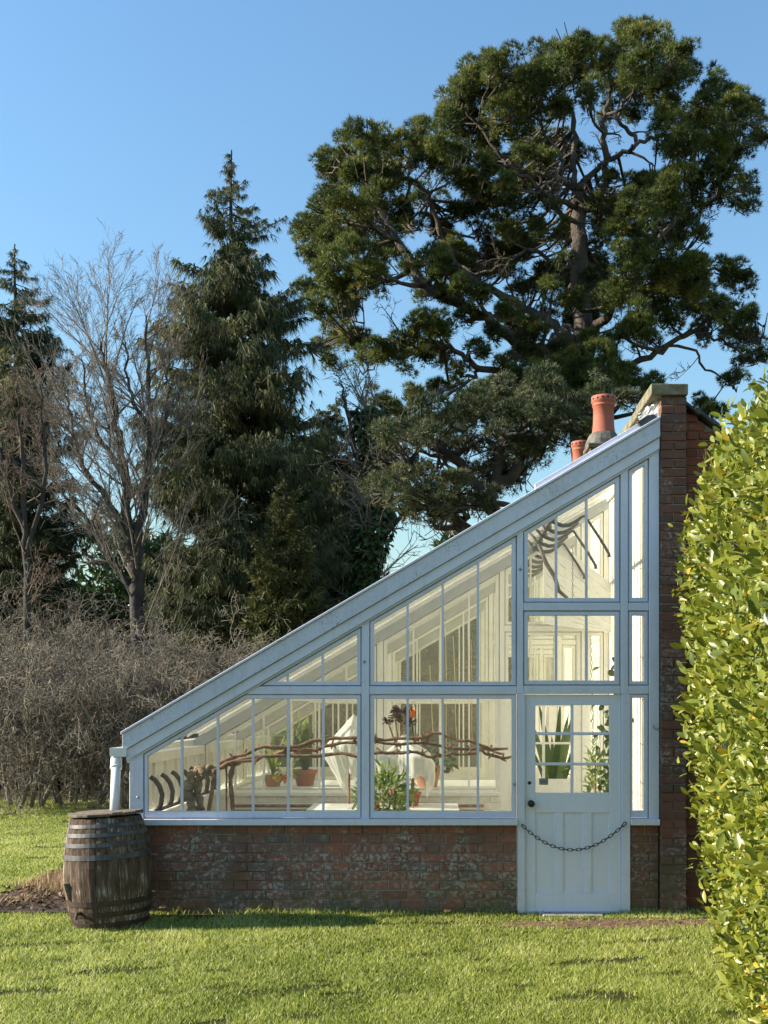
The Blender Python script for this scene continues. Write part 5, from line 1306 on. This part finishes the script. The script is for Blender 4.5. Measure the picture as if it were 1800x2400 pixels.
parts = [hedge_leaves(33000), end_leaves(3800), top_leaves(6000)]
P = np.concatenate([p[0] for p in parts]); NN = np.concatenate([p[1] for p in parts]); dep = np.concatenate([p[2] for p in parts])
n = len(P)
ax = unit(NN*.55+np.array([0,0,.45])+.75*RNG.normal(size=(n,3)))
nm = unit(NN*.8+np.array([-.2,-.1,.6])+.6*RNG.normal(size=(n,3)))
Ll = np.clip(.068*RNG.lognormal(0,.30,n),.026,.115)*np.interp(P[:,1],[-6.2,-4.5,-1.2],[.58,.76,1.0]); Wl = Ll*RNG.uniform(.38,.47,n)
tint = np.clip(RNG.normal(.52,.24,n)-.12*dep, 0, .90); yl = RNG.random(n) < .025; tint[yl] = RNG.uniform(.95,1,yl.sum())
idx = np.where((dep[:33000] < .10) & (P[:33000,1] < -1.0) & (P[:33000,1] > -5.6))[0][:300]
mask = np.ones(n, bool); mask[idx] = False
V, F, ow = leaves_np(P[mask], ax[mask], nm[mask], Ll[mask], Wl[mask], .22, .14)
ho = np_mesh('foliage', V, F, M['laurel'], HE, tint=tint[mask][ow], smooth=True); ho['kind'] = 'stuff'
LEAF = []
for k in range(8):
    V, F, ow = leaves_np(np.zeros((1,3)), np.array([[1.,0,0]]), np.array([[0,0,1.]]), 1.0, 0.43, .22, .14)
    me = bpy.data.meshes.new('leaf'); me.from_pydata(V.tolist(), [], F.tolist()); me.materials.append(M['laurel']); me.polygons.foreach_set('use_smooth', [True]*12)
    a_ = me.attributes.new('tint','FLOAT','FACE'); a_.data.foreach_set('value', [min(1,.25+.10*k) if k < 7 else .97]*12); LEAF.append(me)
ho_ = np.array(HE.location)
for j, i in enumerate(idx):
    a = unit(ax[i]); s = unit(np.cross(nm[i], a)); m_ = np.cross(a, s)
    o = bpy.data.objects.new('leaf', LEAF[7 if j % 23 == 5 else j % 7]); COL.objects.link(o); o.parent = HE
    q = P[i]-ho_; l = Ll[i]*1.1
    o.matrix_local = Matrix(((a[0]*l,s[0]*l,m_[0]*l,q[0]),(a[1]*l,s[1]*l,m_[1]*l,q[1]),(a[2]*l,s[2]*l,m_[2]*l,q[2]),(0,0,0,1)))
# shaded inside of the hedge and its stems
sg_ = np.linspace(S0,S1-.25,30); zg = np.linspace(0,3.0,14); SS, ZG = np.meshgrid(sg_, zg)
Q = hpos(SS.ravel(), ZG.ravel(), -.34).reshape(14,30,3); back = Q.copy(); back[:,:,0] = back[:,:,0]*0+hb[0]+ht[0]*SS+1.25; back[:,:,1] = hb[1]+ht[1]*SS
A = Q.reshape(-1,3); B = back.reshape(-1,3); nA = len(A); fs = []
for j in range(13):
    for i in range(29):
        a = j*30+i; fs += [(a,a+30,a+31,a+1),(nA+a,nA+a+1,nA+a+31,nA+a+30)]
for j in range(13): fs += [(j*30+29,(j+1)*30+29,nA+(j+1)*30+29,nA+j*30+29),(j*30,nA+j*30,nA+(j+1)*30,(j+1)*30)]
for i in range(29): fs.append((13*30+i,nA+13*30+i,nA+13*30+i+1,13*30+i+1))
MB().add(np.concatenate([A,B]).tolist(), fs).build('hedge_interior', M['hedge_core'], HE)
acc = []
for _ in range(70):
    s, z = random.uniform(S0,S1-.1), random.uniform(.1,3.2); a = hpos(np.array([s]), np.array([z]), np.array([-.45]))[0]; b = hpos(np.array([s+random.uniform(-.1,.1)]), np.array([z+.2]), np.array([.05]))[0]
    acc.append(([a, (a+b)/2+np.array([0,0,-.03]), b], [.008,.006,.004]))
V, F = tubes_np(acc); np_mesh('stems', V, F, M['twig'], HE)['kind'] = 'stuff'

# ------------------------------------------------------------------ grass, weeds, litter
M['grass'] = leafy('grass_blades', [(0,(0.10,0.15,0.020)),(0.40,(0.34,0.41,0.065)),(0.75,(0.64,0.66,0.20)),(1,(0.82,0.77,0.46))], 0.45, 0.5, 0.3)
def fnoise(x, y, sc, seed):
    r_ = np.random.default_rng(seed); v = 0
    for k in range(7):
        a = r_.uniform(0,2*np.pi); f = sc*r_.uniform(.6,1.8); v = v+np.sin((x*np.cos(a)+y*np.sin(a))*f+r_.uniform(0,6.3))
    return v/7
NG = 760000
dd = (np.sqrt(5.2)+RNG.random(NG)*(np.sqrt(22.5)-np.sqrt(5.2)))**2
px = RNG.uniform(-260,2000,NG); X = (px-1020)*dd/2580; Y = dd-DIST
keep = ~((X > -2.79) & (X < 4) & (Y > -0.012) & (Y < 6)) & ~in_bed(X, Y)
keep &= ~(((X+2.845)**2+(Y+.43)**2) < .30**2)
earth = ((X-1.75)/1.0)**2+((Y+.50)/.25)**2 + .5*fnoise(X,Y,9,5)
keep &= (earth > 0.95+.25*fnoise(X,Y,25,6)) | (RNG.random(NG) < .28)
step_ = (X > fx(1262)) & (X < fx(1414)) & (Y > -.2); keep &= ~step_
hol = fnoise(X, Y*2.2, 3.4, 8)+.35*fnoise(X, Y*1.5, 13, 9)       # small hollows worn in the turf
keep &= (hol < .44) | (RNG.random(NG) < .12)
for a_, b_ in ((312,2282),(98,2296),(510,2277),(863,2280),(760,2301),(401,2329),(515,2315),(600,2326),(108,2329),(200,2356),(144,2250),(1127,2249),(1150,2277),(1486,2249),(957,2325),(1221,2315),(1380,2330),(700,2380),(1330,2260),(1000,2240)):
    d_ = 2580*EYE/(b_-1665); ex = (a_-1020)*d_/2580; rx_ = random.uniform(.07,.16)
    q_ = ((X-ex)/rx_)**2+((Y-(d_-DIST))/(rx_*.55))**2+.8*fnoise(X,Y,22,int(a_))
    keep &= (q_ > .8) | (RNG.random(NG) < .15)
X, Y, dd, hol = X[keep], Y[keep], dd[keep], hol[keep]; n = len(X)
pn = fnoise(X, Y, 1.6, 3)*.5+fnoise(X, Y, 6, 4)*.5
h = RNG.uniform(.016,.038,n)*(1+.35*pn)
wall = np.clip(1-np.abs(Y+.04)/.14,0,1)*((X > -2.4) & (X < 2.4) & ((X < .70) | (X > 1.65))); h *= 1+1.5*wall*(.4+.6*RNG.random(n))
tall = RNG.random(n) < .012; h[tall] *= 1.7
w = .0064*(.5+dd/14)*RNG.uniform(.7,1.4,n)
ang = RNG.uniform(0,2*np.pi,n); lean = RNG.uniform(.2,1.3,n); la = RNG.uniform(0,2*np.pi,n)
G0 = np.stack([X,Y,gz(X,Y)],1); side = np.stack([np.cos(ang),np.sin(ang),0*ang],1)*(w*.5)[:,None]
tip = G0+np.stack([np.cos(la)*lean*h, np.sin(la)*lean*h, h],1)
V = np.stack([G0-side, G0+side, tip],1).reshape(-1,3); F = np.arange(3*n).reshape(-1,3)
tint = np.clip(.41+.38*pn+RNG.normal(size=n)*.24-.25*np.clip(hol-.3,0,1), 0, 1); straw = RNG.random(n) < .05; tint[straw] = RNG.uniform(.85,1,straw.sum())
props(np_mesh('grass', V, F, M['grass'], tint=tint), 'short sunlit lawn grass with straw-coloured blades', kind='stuff')
# dead perennial stalks cut down in the bed
M['straw'] = leafy('dead_stalk', [(0,(0.22,0.14,0.075)),(0.6,(0.42,0.30,0.17)),(1,(0.58,0.46,0.30))], 0.1, 0.8, 0.2)
spots = [(118,2076),(142,2070),(100,2090),(150,2092),(80,2092),(52,2118),(30,2126),(130,2100),(160,2078)]
labs = ['pale dead stalks at the back of the bed beside the barrel','upright dead stalks close behind the barrel','low pale stalk stubs in the middle of the bed','dead stalks against the barrel at its belly','small stub clump near the far bed edge','flattened straw stalks at the front of the mulch','little straw tuft at the left of the bed','short dead stalks before the taller ones','farthest dead stalks half hidden by the barrel']
for (a, b), lab in zip(spots, labs):
    d = 2580*EYE/(b-1665); c = at(a, b, d-DIST); T_ = thing('dead_perennial', (c.x,c.y,0.04), lab, 'plant', 'cut-down perennials in the flower bed')
    n = 46; P = np.stack([c.x+RNG.normal(size=n)*.10, c.y+RNG.normal(size=n)*.12, np.full(n,.04)],1); D = np.tile([0,0,1.],(n,1))
    flat_ = b > 2110
    V, F, ow = tufts(P, D+(np.array([.5,0,-.6]) if flat_ else 0), 2, .13 if not flat_ else .10, .012, .22)
    np_mesh('stalks', V, F, M['straw'], T_, tint=RNG.random(n)[ow])['kind'] = 'stuff'
# dry litter trodden into the bare earth and along the wall foot
n = 420; lx = np.concatenate([RNG.normal(1.75,.55,300), RNG.uniform(-2.3,1.1,120)]); ly = np.concatenate([RNG.normal(-.48,.13,300), RNG.uniform(-.45,-.03,120)])
V, F, ow = leaves_np(np.stack([lx,ly,.018+.01*RNG.random(n)],1), RNG.normal(size=(n,3))*np.array([1,1,.2]), np.array([[0,0,1.]])+.5*RNG.normal(size=(n,3)), RNG.uniform(.012,.04,n), RNG.uniform(.006,.018,n), .2, .2)
props(np_mesh('leaf_litter', V, F, M['mulch'], tint=RNG.random(n)[ow]), 'scattered dry crumbs and leaf scraps on the bare earth', kind='stuff')
# few fallen leaves and tufts at the foot of the wall
M['dry_leaf'] = leafy('dry_leaf', [(0,(0.30,0.16,0.06)),(1,(0.50,0.38,0.20))], 0.2, 0.7, 0.2)
LV = [(905,2134,'pale curled leaf lying against the brick wall'),(1040,2150,'fallen tan leaf in the grass before the door jamb'),(372,2142,'cream fungus-like scrap beside the barrel foot'),(1330,2172,'dry leaf on the bare earth before the door')]
for a, b, lab in LV:
    d = 2580*EYE/(b-1665); c = at(a,b,d-DIST)
    V, F, ow = leaves_np(np.array([[c.x,c.y,.05]]), np.array([[1,.3,.3]]), np.array([[0,-.5,1.]]), .075, .05, .5, .3)
    props(np_mesh('fallen_leaf', V, F, M['dry_leaf'], tint=RNG.random(12)), lab, 'leaf', 'dry leaves lying by the wall')
